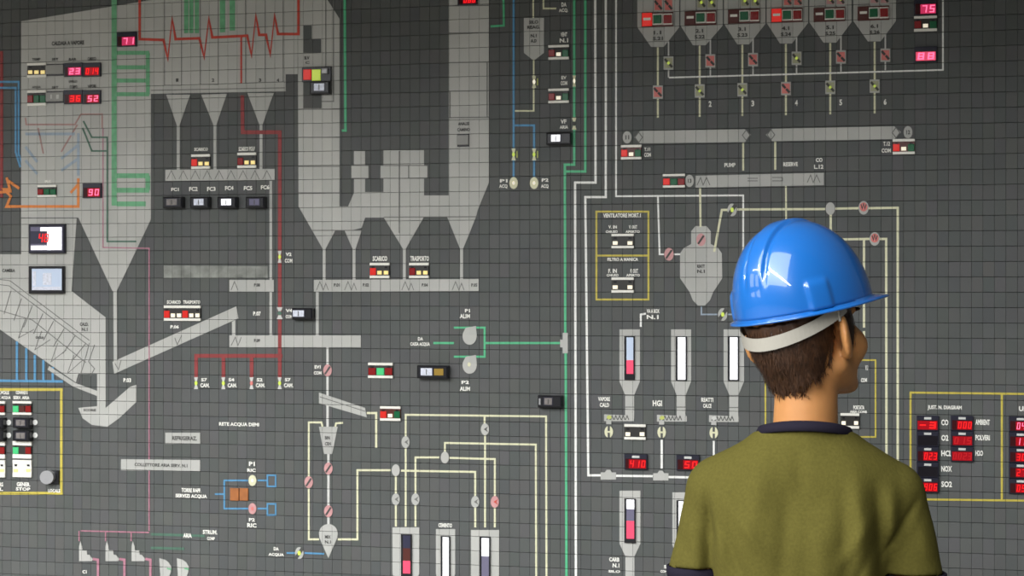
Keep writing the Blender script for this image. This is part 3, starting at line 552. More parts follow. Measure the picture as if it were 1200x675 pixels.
pipe([[(822, 359), (822, 368.5), (841, 368.5)], [(853, 368.5), (868, 368.5)]], 1.7, 'softblue', 'pale blue line from reactor bottom to the helmet rim'); valve((847, 368.5), 'lime lit valve on the pale blue line below the reactor', 'lime', (5.5, 7.5), 'lit', base='plate')

# ------------------------------------------------------------------ six silos with their feeders, top right
silos = [(747, 796, 32, 763, 778, 55, 771), (797.5, 847, 30, 812, 827, 53, 820), (848.5, 897, 28, 864, 878, 52, 870), (898.5, 947, 27, 914, 928, 51, 921), (948.5, 998, 26, 965, 980, 50, 973), (1000, 1050, 24.5, 1017, 1032, 48.5, 1025)]
ords = ['first', 'second', 'third', 'fourth', 'fifth', 'sixth']
for k, (x0, x1, yc, xa, xb, yb, xc) in enumerate(silos):
    o = ords[k]; sec = xc+12.5; red1 = k in (0, 3)
    b = Thing('silo_symbol', '%s grey silo from the left in the row of six at top right' % o, 'symbol', (xc, 20), 'silos in a row'); b.plate('shape', [[(x0, -20), (x1, -20), (x1, yc), (xb, yb), (xa, yb), (x0, yc)]], 'plate')
    b.line('joint', [[(x0+19, -8), (x0+19, yc-18)], [(x0+31, -8), (x0+31, yc-18)]], 0.9, 'line', 2, clip=False)
    b.text('%d.1' % (k+1), (xc-5, yc+4, xc+4, yc+8.5), 'ink').text('S.2%d' % (k+1), (xc-6, yc+11, xc+6, yc+15.5), 'ink').done()
    ya = yc-17
    th = Thing('push_button_unit', 'lit three-button unit on the %s silo' % o, 'button', (xc, ya+8), 'button units on the silos')
    th.box('housing', (x0+5, ya, x0+42, ya+16.5), 'l_brn', 0, -0.005, 0.0008)
    q = th.box('button', (x0+6, ya+.8, x0+17.5, ya+16), 'l_redon' if red1 else 'l_brn', -0.005, -0.009, 0.0012, label='bright red lit button' if red1 else 'dark red button')
    th.box('button_mark', (x0+7.5, ya+6.5, x0+16, ya+9.5), 'label', -0.009, -0.0093, 0.0001, under=q)
    th.box('white_frame', [(x0+18, ya+1.5, x0+30, ya+14.5), (x0+30.5, ya+1.3, x0+41.5, ya+14.3)], 'label', -0.005, -0.0062, 0.0003)
    th.box('button', (x0+19, ya+3.2, x0+28.5, ya+13), 'l_grn', -0.0062, -0.0095, 0.0012, label='green button'); th.box('button', (x0+31.2, ya+3, x0+40.7, ya+12.8), 'l_red', -0.0062, -0.0095, 0.0012, label='red button'); th.done()
    for dx, s in ((24.5, 'left'), (36.5, 'right')): valve((x0+dx, ya-11+(2 if k == 0 else 1)), '%s small indicator tile cut by the top edge on the %s silo' % (s, o), 'hotpink' if k in (0, 3) else ('lime' if k in (1, 2) else 'rose'), (5.4, 8), 'square', group='indicator tiles on the silos')
    e = 138-k
    pipe([[(xc, yb+.5), (xc, e)]], 2.2, 'cream', 'cream drop line under the %s silo, through the lower square valve' % o, group='silo drop lines'); yl = 91-k*1.75
    pipe([[(sec, yc+16), (sec, yl)]], 1.6, 'pale', 'thin pale line beside the %s silo, ending at the white line' % o, group='silo side lines')
    valve((sec, yb+19-k*.55), 'upper square valve tile beside the %s silo outlet' % o, 'lime' if k in (0, 3) else 'hotpink', (5.8, 7.8), 'square'); valve((xc, 108-k*1.4), 'lower square valve tile on the drop line of the %s silo' % o, 'hotpink' if k in (0, 3) else 'lime', (5.8, 7.8), 'square')
    if k: legend([(str(k+1), (sec-2, 119-k*.6, sec+1.5, 126-k*.6))], 'small white numeral beside the %s silo drop line' % o)
pipe([[(784, 91), (1105, 82), (1105, -8)]], 1.8, 'white', 'thin white line under all six silos, rising at the far right'); X = 1085
display((1071, -1, 1098, 18), '75', 'pink display at the top right corner above a lamp strip', m='d_glare', glow='glare_pink', cap=None)
lamps((1071, 19, 1098, 37), ['l_red', 'l_wht', 'l_grn'], 'lamp strip between the two pink displays, right of the silos'); display((1071, 55, 1098, 73), '88', 'pink and white display below the lamp strip, right of the silos', m='d_glare', glow='s_red', dx=0.08, cap=None)
def dia(x, y): return [(x-4.5, y), (x, y-6), (x+4.5, y), (x, y+6)]
b = Thing('conveyor_symbol', 'left of the two long grey conveyors with pointed ends under the silos', 'symbol', (811, 160)); b.plate('bar', [[(743, 161), (750, 153.5), (873, 151.5), (880, 158), (873, 166.5), (750, 168)]], 'plate'); b.line('diamond', [dia(748.5, 161), dia(874.5, 158.5)], 1, 'line', 2, close=True, clip=False); b.done()
b = Thing('conveyor_symbol', 'right of the two long grey conveyors with pointed ends under the silos', 'symbol', (976, 156)); b.plate('bar', [[(897.5, 158), (905, 151), (1048, 148), (1056, 155), (1048, 163), (905, 165.5)]], 'plate'); b.line('diamond', [dia(903.5, 158), dia(1050, 155.5)], 1, 'line', 2, close=True, clip=False); b.done()
for c, t, s in (((735, 161), '11', 'oval motor symbol at the left end of the left pointed conveyor'), ((1064, 155), '12', 'oval motor symbol at the right end of the right pointed conveyor'), ((808, 212), '13', 'oval motor symbol at the left end of the square-ended conveyor')):
    b = Thing('motor_symbol', s, 'symbol', c); b.plate('disc', [disc(*c, 5.2, 7.2)], 'plate', 2, clip=False); b.text(t, (c[0]-2, c[1]-2.5, c[0]+2.5, c[1]+2.5), 'ink').done()
lamps((728, 170, 752, 187), ['l_redon', 'l_wht', 'l_grn'], 'lamp strip under the left end of the left pointed conveyor', legend=[('T.11', (755, 173, 762, 177)), ('COM', (755, 179, 763, 184))], bodycol='l_brn'); lamps((1046, 163, 1072, 181), ['l_redon', 'l_wht', 'l_grn'], 'lamp strip under the right end of the right pointed conveyor', legend=[('T.12', (1035, 166, 1043, 171)), ('COM', (1033, 174, 1044, 179))], bodycol='l_brn')
lamps((777, 204, 803, 220), ['l_redon', 'l_grn', 'l_red'], 'lamp strip at the left end of the square-ended conveyor')
b = Thing('conveyor_symbol', 'grey square-ended conveyor bar below the pair of pointed conveyors', 'symbol', (890, 211)); b.plate('bar', [[(815, 206), (965.5, 202.5), (965.5, 217), (815, 220)]], 'plate')
b.line('zigzag', [[(817, 217), (821, 208), (824, 217), (828, 208), (832, 217)], [(946, 214), (950, 205), (953, 214), (957, 205), (961, 214)], [(876, 209), (888, 209)], [(876, 212), (888, 212)], [(905, 208), (917, 208)], [(905, 212), (917, 212), (917, 208)]], 0.9, 'line', 2, clip=False); b.text('PUMP', (849, 191, 862, 196)).text('RESERVE', (918, 190, 935, 195)).text('CO', (956, 185, 964, 190)).text('L.12', (954, 193, 965, 198)).done()
pipe([[(871, 167), (871, 200)]], 2.2, 'cream', 'short cream stub under the right end of the left pointed conveyor'); pipe([[(908.5, 166), (908.5, 199)]], 2.4, 'cream', 'short cream stub under the left end of the right pointed conveyor')

# ------------------------------------------------------------------ yellow framed groups
def yframe(bb, label, div=None, titles=(), wpx=2.2, sk=0.0):
    x0, y0, x1, y1 = bb; th = Thing('yellow_frame', label, 'frame', ((x0+x1)/2, (y0+y1)/2)); sy = lambda x: sk*(x-x0)
    for p in ([(x0-wpx/2, y0), (x1+wpx/2, y0+sy(x1))], [(x0-wpx/2, y1), (x1+wpx/2, y1+sy(x1))], [(x0, y0), (x0, y1)], [(x1, y0+sy(x1)), (x1, y1+sy(x1))]): th.line('edge_strip', [p], wpx, 'frame', 1)
    if div: th.line('divider', [div], wpx, 'frame', 1)
    for s, b in titles: th.text(s, b)
    return th.done()
yframe((699, 248, 760, 351), 'yellow frame split in two boxes left of the reactor', [(699, 299.5), (760, 299.5)], [('VENTILATORE MORT.1', (707, 250, 751, 255)), ('FILTRO A MANICA', (712, 302, 748, 306)), ('V. IN', (713, 264, 723, 268)), ('CHIUSO', (710, 270, 724, 273)), ('V. OUT', (737, 264, 747, 268)), ('APERTO', (733, 270, 750, 273)), ('F. IN', (713, 315, 723, 320)), ('CHIUSO', (711, 321, 725, 324)), ('F. OUT', (739, 315, 748, 320)), ('APERTO', (734, 321, 750, 324))])
lamps((717, 274, 743, 291), ['l_wht', None, 'l_wht'], 'two-lamp strip in the upper box of the split yellow frame', bodycol='body'); lamps((717, 325, 743, 343), ['l_wht', None, 'l_wht'], 'two-lamp strip in the lower box of the split yellow frame')
yframe((1067, 460, 1330, 585), 'yellow frame around red displays at the right edge', [(1174, 461.5), (1174, 587)], [('JUST. N. DIAGRAM', (1087, 475, 1127, 481)), ('UNIT', (1194, 476, 1212, 482)), ('CO', (1115, 487, 1099, 492))][:2], sk=0.012)
rows = [('-3', 'd_red', 'CO', 0.05, 'glow'), ('', None, 'O2', 0, ''), ('023', 'd_red', 'HCL', .3, 'glow'), ('', None, 'NOX', 0, ''), ('906', 'd_red', 'SO2', .3, 'glow')]; oo = ['top', 'second', 'third', 'fourth', 'bottom']
for k, (d, m_, cap, dx, g) in enumerate(rows):
    y = 487+k*18.1; display((1074, y, 1100, y+17.6), d or ' ', '%s display of the left column in the right yellow frame%s' % (oo[k], ', unlit' if not d else ''), 'displays in the right yellow frame', m_ or 'd_red', g, off=not d, dx=dx)
    legend([(cap, (1103, y+4.5, 1103+4.2*len(cap), y+11.5))], 'white caption right of the %s display of the left column' % oo[k])
for k, (d, m_, cap, dx) in enumerate((('000', 'd_red', 'AMBIENT', .28), ('015', 'd_dim', 'POLVERI', .1), ('0023', 'd_dim', 'H2O', .06))):
    y = 487+k*18.1; display((1114, y, 1140.5, y+17.6), d, '%s display of the middle column in the right yellow frame' % oo[k], 'displays in the right yellow frame', m_, 'glow', dx=dx)
    legend([(cap, (1143, y+4.5, 1143+3+2*len(cap), y+11))], 'white caption right of the %s display of the middle column' % oo[k])
for k, d in enumerate(('042', '118', '306', '270', '091')):
    y = 488+k*18.2; display((1182, y, 1209, y+17.6), d, '%s display of the column cut by the right edge' % oo[k], 'displays in the right yellow frame', 'd_glare' if k < 2 else 'd_red', 'glow', dx=.3)
yframe((897, 422, 1026, 512), 'thin yellow frame mostly hidden behind the head and neck', None, [('V.1', (1014, 428, 1017, 434)), ('COM', (1009, 443, 1016, 448)), ('PORTATA', (1000, 475, 1013, 480)), ('ARIA COMB', (996, 481, 1016, 484))], wpx=1.8)
lamps((985, 484, 1007, 502), ['l_wht', None, 'l_wht'], 'white marked lamp strip beside the neck inside the thin yellow frame')
yframe((-130, 456.5, 72, 578), 'yellow frame at the left edge around stacked lamp strips', None, [('VALVOLE', (-6, 458, 11, 462)), ('COMANDO', (19, 458, 33, 462)), ('SERV. ACQUA', (-6, 464, 13, 468)), ('SERV. ARIA', (16, 464, 35, 468)), ('EMERG', (-6, 565, 4, 570)), ('GENER.', (20, 565, 36, 570)), ('ALL.', (-6, 571, 4, 575)), ('STOP', (19, 571, 36, 575)), ('LOCALE', (57, 573, 71, 577))], wpx=3.4)
for side, x0, x1 in (('left', -15, 7), ('right', 16, 38)):
    e = '%s column at the left edge' % side; g = 'modules in the left yellow frame'
    lamps((x0, 470, x1, 486), ['l_grn', 'l_red', 'l_red'] if side == 'left' else ['l_grnon', 'l_brn', 'l_red'], 'top lamp strip of the '+e, g)
    for k, y in enumerate((489, 504)):
        meter((x0+3, y, x1+1, y+12), '%s black meter of the %s' % (('upper', 'lower')[k], e), 'facedim', g); valve((x1+3.5, y+6), 'small white square beside the %s black meter of the %s' % (('upper', 'lower')[k], e), 'white', (2.8, 3.2), 'none')
    lamps((x0, 517, x1, 537), ['l_grnon', None, 'l_red'], 'green and red lamp strip of the '+e, g, bar=0.24); lamps((x0, 539, x1, 559), ['l_yel', 'l_wht', 'l_yel'], 'yellow lamp strip of the '+e, g, bar=0.24, bodycol='label')
th = Thing('rotary_knob', 'round grey rotary knob on a black base in the left yellow frame', 'knob', (60, 559)); th.box('base', (54, 551, 70, 567), 'black', 0, -0.006, 0.001)
Vk, Fk = [], []; extrude([P(*p) for p in disc(58.5, 558.5, 8, 8, 20)][::-1], -0.006, -0.018, Vk, Fk); th.add('grip', Vk, Fk, 'steel'); th.line('pointer', [[(58.5, 558.5), (63, 553)]], 1.6, 'label', 4, clip=False); th.done()
# ------------------------------------------------------------------ level hoppers and the lower piping
def level(x0, x1, y0, yb, yn, win, bands, label, group, neck=None, bottom=760):
    xc = (x0+x1)/2; wx0, wy0, wx1, wy1 = win; hw = 5.3
    th = Thing('level_hopper', label, 'gauge', (xc, (wy0+wy1)/2), group)
    th.plate('hopper_plate', [[(x0, y0), (x1, y0), (x1, yb), (xc+hw, yn), (xc-hw, yn), (x0, yb)]], 'plate')
    if neck: th.plate('neck', [[(xc-hw, yn), (xc+hw, yn), (xc+hw, neck), (xc-hw, neck)]], 'plate'); th.line('joint', [[(xc-hw, yn+.4), (xc+hw, yn+.4)], [(xc-hw, (yn+neck)/2), (xc+hw, (yn+neck)/2)]], 1, 'line', 2, clip=False)
    g = th.box('gauge_case', win, 'black', 0, -0.006, 0.0006)
    for part, f0, f1, m in bands: th.box(part, (wx0+2.6, wy0+1.2+(wy1-wy0-2.4)*f0, wx1-1.4, wy0+1.2+(wy1-wy0-2.4)*f1), m, -0.006, -0.0066, 0.0002, under=g)
    return th.done()
B_white = [('lit_bar', 0, 1, 's_white')]; gh = 'level hoppers right of the white lines'; gl = 'level hoppers at the bottom edge'
level(726, 750, 386, 447, 463, (732, 394, 744, 445), [('upper_bar', 0, .55, 's_blue'), ('lower_bar', .55, .88, 's_red')], 'grey hopper gauge with pale blue over red bar, first of the row of three', gh, 491)
level(786.5, 810, 386, 447, 463, (792, 394, 805, 446), B_white, 'grey hopper gauge with fully white bar, second of the row of three', gh, 491)
level(848, 872, 386, 447, 463, (853, 394, 866, 446), B_white, 'grey hopper gauge with white bar, third of the row of three, next to the hair', gh, 492)
level(726, 750.5, 575, 637, 652, (732, 584, 745, 636), [('upper_bar', 0, .22, 's_white'), ('middle_bar', .22, .5, 's_violet'), ('lower_bar', .5, .92, 's_red')], 'grey hopper gauge with white over red bar, left of the olive sleeve', gl, 700)
level(788, 812, 577, 639, 654, (793, 586, 806, 638), B_white, 'grey hopper gauge half covered by the olive sleeve', gl, 700)
level(460, 491.5, 618, 672, 700, (470.5, 626, 483, 690), [('upper_bar', 0, .24, 'bluedark'), ('middle_bar', .24, .48, 'l_brn'), ('lower_bar', .48, .72, 's_red')], 'grey hopper gauge with a red bar, left of the three at the bottom edge', gl)
level(511, 533.5, 620, 672, 700, (517, 628, 528, 690), B_white, 'narrow grey hopper gauge with white bar, middle of the three at the bottom edge', gl); legend([('CEMENTO', (514, 613, 530, 618))], 'white caption above the narrow middle hopper gauge')
level(552, 585, 621, 674, 700, (562.5, 629, 575, 690), [('upper_bar', 0, .36, 's_white'), ('lower_bar', .36, 1, 's_violet')], 'grey hopper gauge with white over violet bar, right of the three at the bottom edge', gl)
for x0, x1, y, c, t, n in ((708, 743, 487, 'lime', 713.5, 'first'), (770, 805, 487.5, 'lime', 775.5, 'second'), (831, 866, 488, 'pale', 836.5, 'third')):
    b = Thing('feeder_screw_symbol', 'grey feeder screw with zigzag under the %s hopper of the row of three' % n, 'symbol', ((x0+x1)/2, y+3)); b.plate('bar', [[(x0, y-1.5), (x1, y), (x1, y+6.5), (x0, y+6.5)]], 'plate', 2); b.plate('outlet', [[(t-3, y+6.5), (t+3, y+6.5), (t+3, y+10), (t-3, y+10)]], 'plate', 2, clip=False)
    b.line('zigzag', [[(x0+3+k*4.4, y+5), (x0+5+k*4.4, y), (x0+7+k*4.4, y+5)] for k in range(6)], 0.9, 'ink', 3, clip=False); b.plate('lamp_dot', [disc(x0+6, y+2, 3, 2.4, 8)], c, 4, clip=False); b.done()
    valve((t, y+19), 'cream rotary valve with H mark under the %s feeder screw' % n, 'pale', (5, 7), 'aitch', base='cream')
legend([('VAPORE', (701, 465, 715, 470)), ('CALD', (703, 472, 714, 477))], 'white caption left of the first hopper neck'); legend([('HGI', (765, 469, 776, 476))], 'white caption left of the second hopper neck'); legend([('REATTI', (822, 466, 836, 471)), ('CALCE', (824, 473, 834, 478))], 'white caption left of the third hopper neck')
legend([('CARB', (714, 653, 726, 658)), ('N.1', (718, 660, 726, 665)), ('SILO', (713, 668, 727, 671))], 'white caption left of the lower hopper neck'); legend([('S', (778, 662, 782, 666)), ('COM', (774, 668, 782, 671))], 'white caption just left of the olive sleeve')
pipe([[(775.5, 515), (775.5, 549)]], 2.6, W, 'short white drop from the second rotary valve to the right tee'); pipe([[(836.5, 516), (836.5, 560)]], 2.2, W, 'short white drop from the third rotary valve to behind the shoulder')
pipe([[(751, 383), (751, 368.5), (757, 367.5)]], 2.2, W, 'small white hook above the first hopper gauge', caps=[('VA A BOX', (758, 362, 773, 367)), ('N.1', (758, 369, 772, 374))]); pipe([[(872.5, 404), (888, 404)]], 2, W, 'white stub between the third hopper gauge and the hair')
lamps((732, 497, 757, 515), ['l_wht', None, 'l_wht'], 'two-lamp strip below the first hopper neck'); display((732, 532, 759, 550), '410', 'red display left of the short white drop, under the feeder screws', dx=.2); display((793, 533, 820, 551), '50', 'red display just left of the olive shoulder', dx=.3)

pipe([[(384, 407), (384, 502)], [(385, 532), (385, 616)]], 3, 'pale', 'pale vertical line from the long conveyor down to the teardrop vessel', at=(384, 450)); C_ = 'cream'
b = Thing('conveyor_symbol', 'short grey sloping chute right above the funnel bin', 'symbol', (402, 474)); b.plate('bar', [[(374, 460), (428, 478), (430, 489), (374, 472.5)]], 'plate', 2); b.line('joint', [[(375, 465), (428, 482)]], 0.9, 'line', 3, clip=False); b.done()
valve((384, 434), 'rose valve below the long level conveyor', 'rose', (5, 7), 'slash', base='rose'); legend([('EV1', (369, 428, 376, 432)), ('COM', (368, 435, 377, 439))], 'white caption left of the rose valve below the long conveyor')
lamps((446, 476, 470, 493), ['l_redon', 'l_wht', 'l_grn'], 'red, white and green lamp strip right of the sloping chute', bodycol='l_brn')
b = Thing('bin_symbol', 'pale funnel-shaped bin under the sloping chute', 'symbol', (385, 515)); b.plate('shape', [[(374, 500), (396, 500), (389.5, 532), (380, 532)]], 'plate', 2); b.text('BIN', (381, 511, 387, 515), 'ink').text('CEN', (381, 518, 388, 522), 'ink').done()
b = Thing('vessel_symbol', 'pale teardrop vessel with point downwards, near the bottom', 'symbol', (385, 632)); b.plate('shape', [[(385, 654), (374.5, 630)]+[(385+11*math.cos(a), 625-11*math.sin(a)) for a in np.linspace(math.pi, 0, 12)]+[(395.5, 630)]], 'plate', 2); b.text('MIX', (381, 627, 388, 631), 'ink').text('N.1', (381, 633, 388, 637), 'ink').done()
pipe([[(378, 500), (377, 495), (362, 495), (362, 559)], [(362, 571), (362, 632), (374, 632)], [(393, 500), (394, 496), (402, 495.5)]], 2.3, C_, 'cream loop on the left of the funnel bin and teardrop vessel', at=(362, 520)); pipe([[(430, 484), (441, 484), (441, 525)]], 2.6, C_, 'cream elbow hanging from the sloping chute')
for c, t in (((385, 549), 'rose valve just below the funnel bin'), ((385, 599), 'rose valve just above the teardrop vessel'), ((362, 565), 'rose valve on the cream loop left of the funnel bin')): valve(c, t, 'rose', (5, 7), 'slash', base='rose')
pipe([[(396, 632), (419, 632), (419, 551), (458, 551)], [(470, 551.5), (557, 553), (557, 582)], [(557, 594), (557, 618)], [(464, 557), (464, 579)], [(464, 591), (464, 617)]], 2.4, C_, 'cream line from the teardrop vessel to the two outer hopper gauges', at=(419, 590))
pipe([[(475.5, 617), (475.5, 524)], [(475.5, 512), (475.5, 486), (640, 488), (640.5, 690)], [(568, 487), (568, 497)], [(568.5, 510), (568.5, 618)]], 2.3, C_, 'outermost cream line arching over the bottom hopper gauges', at=(560, 487))
pipe([[(487, 617), (487, 591)], [(487, 579), (487, 536), (515, 536)], [(527, 536.5), (580, 538), (580, 582)], [(580, 594), (580, 618)], [(521.5, 530), (521.5, 519), (628, 521), (628.5, 690)]], 2.3, C_, 'inner cream line with a node, arching over the bottom hopper gauges', at=(600, 520))
for c, t, k in (((475.5, 518), 'left grey arrow valve on the outermost cream line', 'a'), ((568.5, 503), 'dark arrow valve under the top of the outermost cream line', 'd'), ((464, 585), 'grey arrow valve, first of four in the lower valve row', 'a'), ((487, 585), 'grey arrow valve, second in the lower valve row', 'a'), ((557, 588), 'grey arrow valve, third in the lower valve row', 'a'), ((580, 588), 'rose arrow valve, last in the lower valve row', 'r'), ((464, 551), 'plain oval node left of the lower valve row', 'n'), ((521.5, 536), 'plain oval node on the inner cream line', 'n')):
    valve(c, t, 'plate', (4.8, 7), 'none' if k == 'n' else 'arrow', {'a': 'line', 'd': 'ink', 'r': 'red', 'n': 'ink'}[k], base='rose' if k == 'r' else 'plate')
pipe([[(336, 648), (346, 648)], [(357, 648), (380, 649)]], 2, 'blue', 'blue line entering the teardrop vessel from the left', caps=[('DA', (321, 641, 327, 645)), ('ACQUA', (315, 648, 333, 652))]); valve((351, 648), 'cream lit valve on the blue line left of the teardrop vessel', 'lime', (5, 7), 'lit', base='plate')
pipe([[(252, 579), (263, 579)], [(291, 563), (263, 563), (263, 596), (291, 596)], [(302, 563), (313, 563)], [(302, 596), (313, 596)]], 2, 'blue', 'blue forked line around two orange blocks', at=(263, 580))
for y, n in ((563.5, 'upper'), (597, 'lower')):
    b = Thing('outlet_symbol', '%s hollow blue rectangle at the end of the blue fork' % n, 'symbol', (318, y)); b.line('outline', [[(313.5, y-6.5), (323, y-6.5), (323, y+6.5), (313.5, y+6.5)]], 2, 'blue', 1, close=True); b.done()
valve((296, 563), 'cream round valve on the upper blue branch', 'cream', (4.6, 6.5), 'dot', 'white', base='cream'); valve((296, 596), 'rose round valve on the lower blue branch', 'rose', (4.6, 6.5), 'dot', 'hotpink', base='rose')
for x, n in ((275.3, 'left'), (286.3, 'right')):
    th = Thing('orange_block', '%s of two orange blocks inside the blue fork' % n, 'block', (x, 579)); th.box('block', (x-5, 572, x+5, 586.5), 'ochre', 0, -0.004, 0.0008); th.done()
legend([('TORRE RAFF.', (213, 572, 236, 577)), ('SERVIZI ACQUA', (206, 579, 243, 584))], 'white two-line caption left of the blue fork'); legend([('P1', (292, 541, 299, 546)), ('RIC', (290, 549, 300, 553))], 'white caption above the cream valve on the blue fork'); legend([('P2', (292, 607, 299, 611)), ('RIC', (290, 613, 301, 618))], 'white caption below the rose valve on the blue fork')
legend([('RETE ACQUA DEMI', (257, 495, 304, 500))], 'long single white caption below the red header drops')
b = Thing('name_plate', 'short pale plate with dark lettering, upper of two left of centre', 'plate', (214, 514)); b.plate('plate', [[(194, 507), (235, 507), (235, 520), (194, 520)]], 'plate', 2); b.text('REFRIGERAZ.', (202, 511, 231, 516), 'ink').done()
b = Thing('name_plate', 'long pale plate with dark lettering, lower of two left of centre', 'plate', (188, 545)); b.plate('plate', [[(142, 538), (235, 539), (235, 552), (142, 551)]], 'plate', 2); b.text('COLLETTORE ARIA SERV. N.1', (158, 543, 220, 547), 'ink').done()
pipe([[(177, 626), (240, 628)], [(177, 642), (216, 643)]], 3, 'darkgreen', 'pair of dull green lines near the bottom, left of centre', at=(195, 634), caps=[('ARIA', (215, 625, 225, 630)), ('STRUM.', (238, 621, 255, 626)), ('COMP', (243, 629, 252, 633))])
for x, n in ((93, 'left'), (124, 'middle'), (154.5, 'right')):
    b = Thing('step_symbol', '%s pale stepped triangle at the bottom left' % n, 'symbol', (x+7, 648), 'stepped shapes at the bottom left'); b.plate('shape', [[(x, 657.5), (x, 640), (x+1.5, 634), (x+3.5, 640), (x+4, 645), (x+9, 645), (x+9.5, 650), (x+12, 650), (x+16, 655), (x+15, 657.5)]], 'plate', 2); b.done()
    pipe([[(x+16, 655), (x+22, 656), (x+22, 690)]], 3, 'pink', 'pink drop right of the %s stepped triangle' % n, group='pink drops', at=(x+22, 670))
legend([('C1', (97, 668, 102, 672))], 'tiny white caption under the left stepped triangle')
for x, n in ((187, 'left'), (207.5, 'right')):
    b = Thing('compressor_symbol', '%s pale half-round compressor cut by the bottom edge' % n, 'symbol', (x+7, 668)); b.plate('shape', [[(x, 654), (x+7, 656), (x+11, 659), (x+14, 664), (x+13.5, 670), (x+10, 680), (x+4, 690), (x+2, 690)]], 'plate', 2); b.line('hub_mark', [[(x+9, 666), (x+14, 667)]], 2, 'softgreen', 3, clip=False); b.done()
make_texts()
# ------------------------------------------------------------------ the visitor: signed distance shapes meshed with surface nets
def surface(Fv, lo, h):
    s = Fv < 0; n = np.array(Fv.shape)-1
    corners = [(i, j, k) for i in (0, 1) for j in (0, 1) for k in (0, 1)]
    sub = lambda A, c: A[c[0]:c[0]+n[0], c[1]:c[1]+n[1], c[2]:c[2]+n[2]]
    cnt = sum(sub(s, c).astype(np.int8) for c in corners); act = np.argwhere((cnt > 0) & (cnt < 8))
    acc = np.zeros((len(act), 3)); num = np.zeros(len(act))
    for a in corners:
        for ax in range(3):
            if a[ax]: continue
            b = list(a); b[ax] = 1
            va = Fv[tuple((act+a).T)]; vb = Fv[tuple((act+b).T)]; ok = (va < 0) != (vb < 0)
            t = np.where(ok, va/np.where(ok, va-vb, 1), 0); p = np.array(a)+np.zeros((len(act), 3)); p[:, ax] = t
            acc[ok] += p[ok]; num[ok] += 1
    verts = lo+h*(act+acc/num[:, None]); idx = -np.ones(n, np.int64); idx[tuple(act.T)] = np.arange(len(act)); faces = []
    for ax in range(3):
        u, v = (ax+1) % 3, (ax+2) % 3; sl = [slice(None)]*3; sl2 = [slice(None)]*3; sl[ax] = slice(0, -1); sl2[ax] = slice(1, None)
        e = np.argwhere(s[tuple(sl)] != s[tuple(sl2)]); e = e[(e[:, u] > 0) & (e[:, v] > 0) & (e[:, u] < n[u]) & (e[:, v] < n[v])]
        def at(du, dv):
            q = e.copy(); q[:, u] += du; q[:, v] += dv; return idx[tuple(q.T)]
        q = np.stack([at(-1, -1), at(0, -1), at(0, 0), at(-1, 0)], 1); flip = ~s[tuple(e.T)]; q[flip] = q[flip][:, ::-1]; faces.append(q)
    return verts, np.concatenate(faces)
class Field:
    def __init__(s, lo, hi, h):
        s.lo = np.array(lo, float); s.h = h; s.n = np.ceil((np.array(hi)-s.lo)/h).astype(int)+1; s.F = np.full(s.n, 0.5, np.float32)
    def block(s, lo, hi):
        a = np.clip(np.floor((np.array(lo)-s.lo)/s.h).astype(int), 0, s.n); b = np.clip(np.ceil((np.array(hi)-s.lo)/s.h).astype(int)+1, 0, s.n)
        sl = tuple(slice(i, j) for i, j in zip(a, b))
        g = [(s.lo[i]+s.h*np.arange(a[i], b[i])).astype(np.float32) for i in range(3)]
        return sl, g[0][:, None, None], g[1][None, :, None], g[2][None, None, :]
    def join(s, sl, d, k, cut=False):
        A = s.F[sl]
        if cut: d = -d; hh = np.clip(0.5-0.5*(d-A)/k, 0, 1); s.F[sl] = d+(A-d)*hh+k*hh*(1-hh) if False else np.maximum(A, d)+np.maximum(k-np.abs(A-d), 0)**2/(4*k)
        else: s.F[sl] = np.minimum(A, d)-np.maximum(k-np.abs(A-d), 0)**2/(4*k)
    def cone(s, a, b, r1, r2, k=0.015, sc=(1, 1, 1), cut=False):
        a, b = np.array(a, float), np.array(b, float); m = (max(r1, r2)/min(sc))+k+0.02
        sl, X, Y, Z = s.block(np.minimum(a, b)-m, np.maximum(a, b)+m); q = np.array(sc); A = a*q; B = (b-a)*q
        x, y, z = X*sc[0]-A[0], Y*sc[1]-A[1], Z*sc[2]-A[2]; t = np.clip((x*B[0]+y*B[1]+z*B[2])/max(B@B, 1e-9), 0, 1)
        s.join(sl, np.sqrt((x-t*B[0])**2+(y-t*B[1])**2+(z-t*B[2])**2)-(r1+(r2-r1)*t), k, cut); return s
    def ell(s, c, r, k=0.015, rot=None, cut=False):
        c = np.array(c, float); m = max(r)+k+0.02; sl, X, Y, Z = s.block(c-m, c+m); x, y, z = X-c[0], Y-c[1], Z-c[2]
        if rot is not None: x, y, z = [rot[0][i]*x+rot[1][i]*y+rot[2][i]*z for i in range(3)]
        k0 = np.sqrt((x/r[0])**2+(y/r[1])**2+(z/r[2])**2)+1e-6; k1 = np.sqrt((x/r[0]**2)**2+(y/r[1]**2)**2+(z/r[2]**2)**2)+1e-6
        s.join(sl, k0*(k0-1)/k1, k, cut); return s
    def grid(s):
        g = [(s.lo[i]+s.h*np.arange(s.n[i])).astype(np.float32) for i in range(3)]; return g[0][:, None, None], g[1][None, :, None], g[2][None, None, :]
    def mesh(s, name, m, parent, relax=6):
        v, f = surface(s.F, s.lo, s.h)
        o = link_mesh(name, v, f.tolist(), m, parent, smooth=True); o.data.update()
        if relax: md = o.modifiers.new('relax', 'SMOOTH'); md.factor = 0.5; md.iterations = relax
        return o
skin = mat('skin', (0.49, 0.225, 0.078), 0.5, spec=0.3, var=0.05, nscale=40)
skin.node_tree.nodes['Principled BSDF'].inputs['Subsurface Weight'].default_value = 0.12; skin.node_tree.nodes['Principled BSDF'].inputs['Subsurface Radius'].default_value = (0.012, 0.005, 0.003); skin.node_tree.nodes['Principled BSDF'].inputs['Subsurface Scale'].default_value = 1
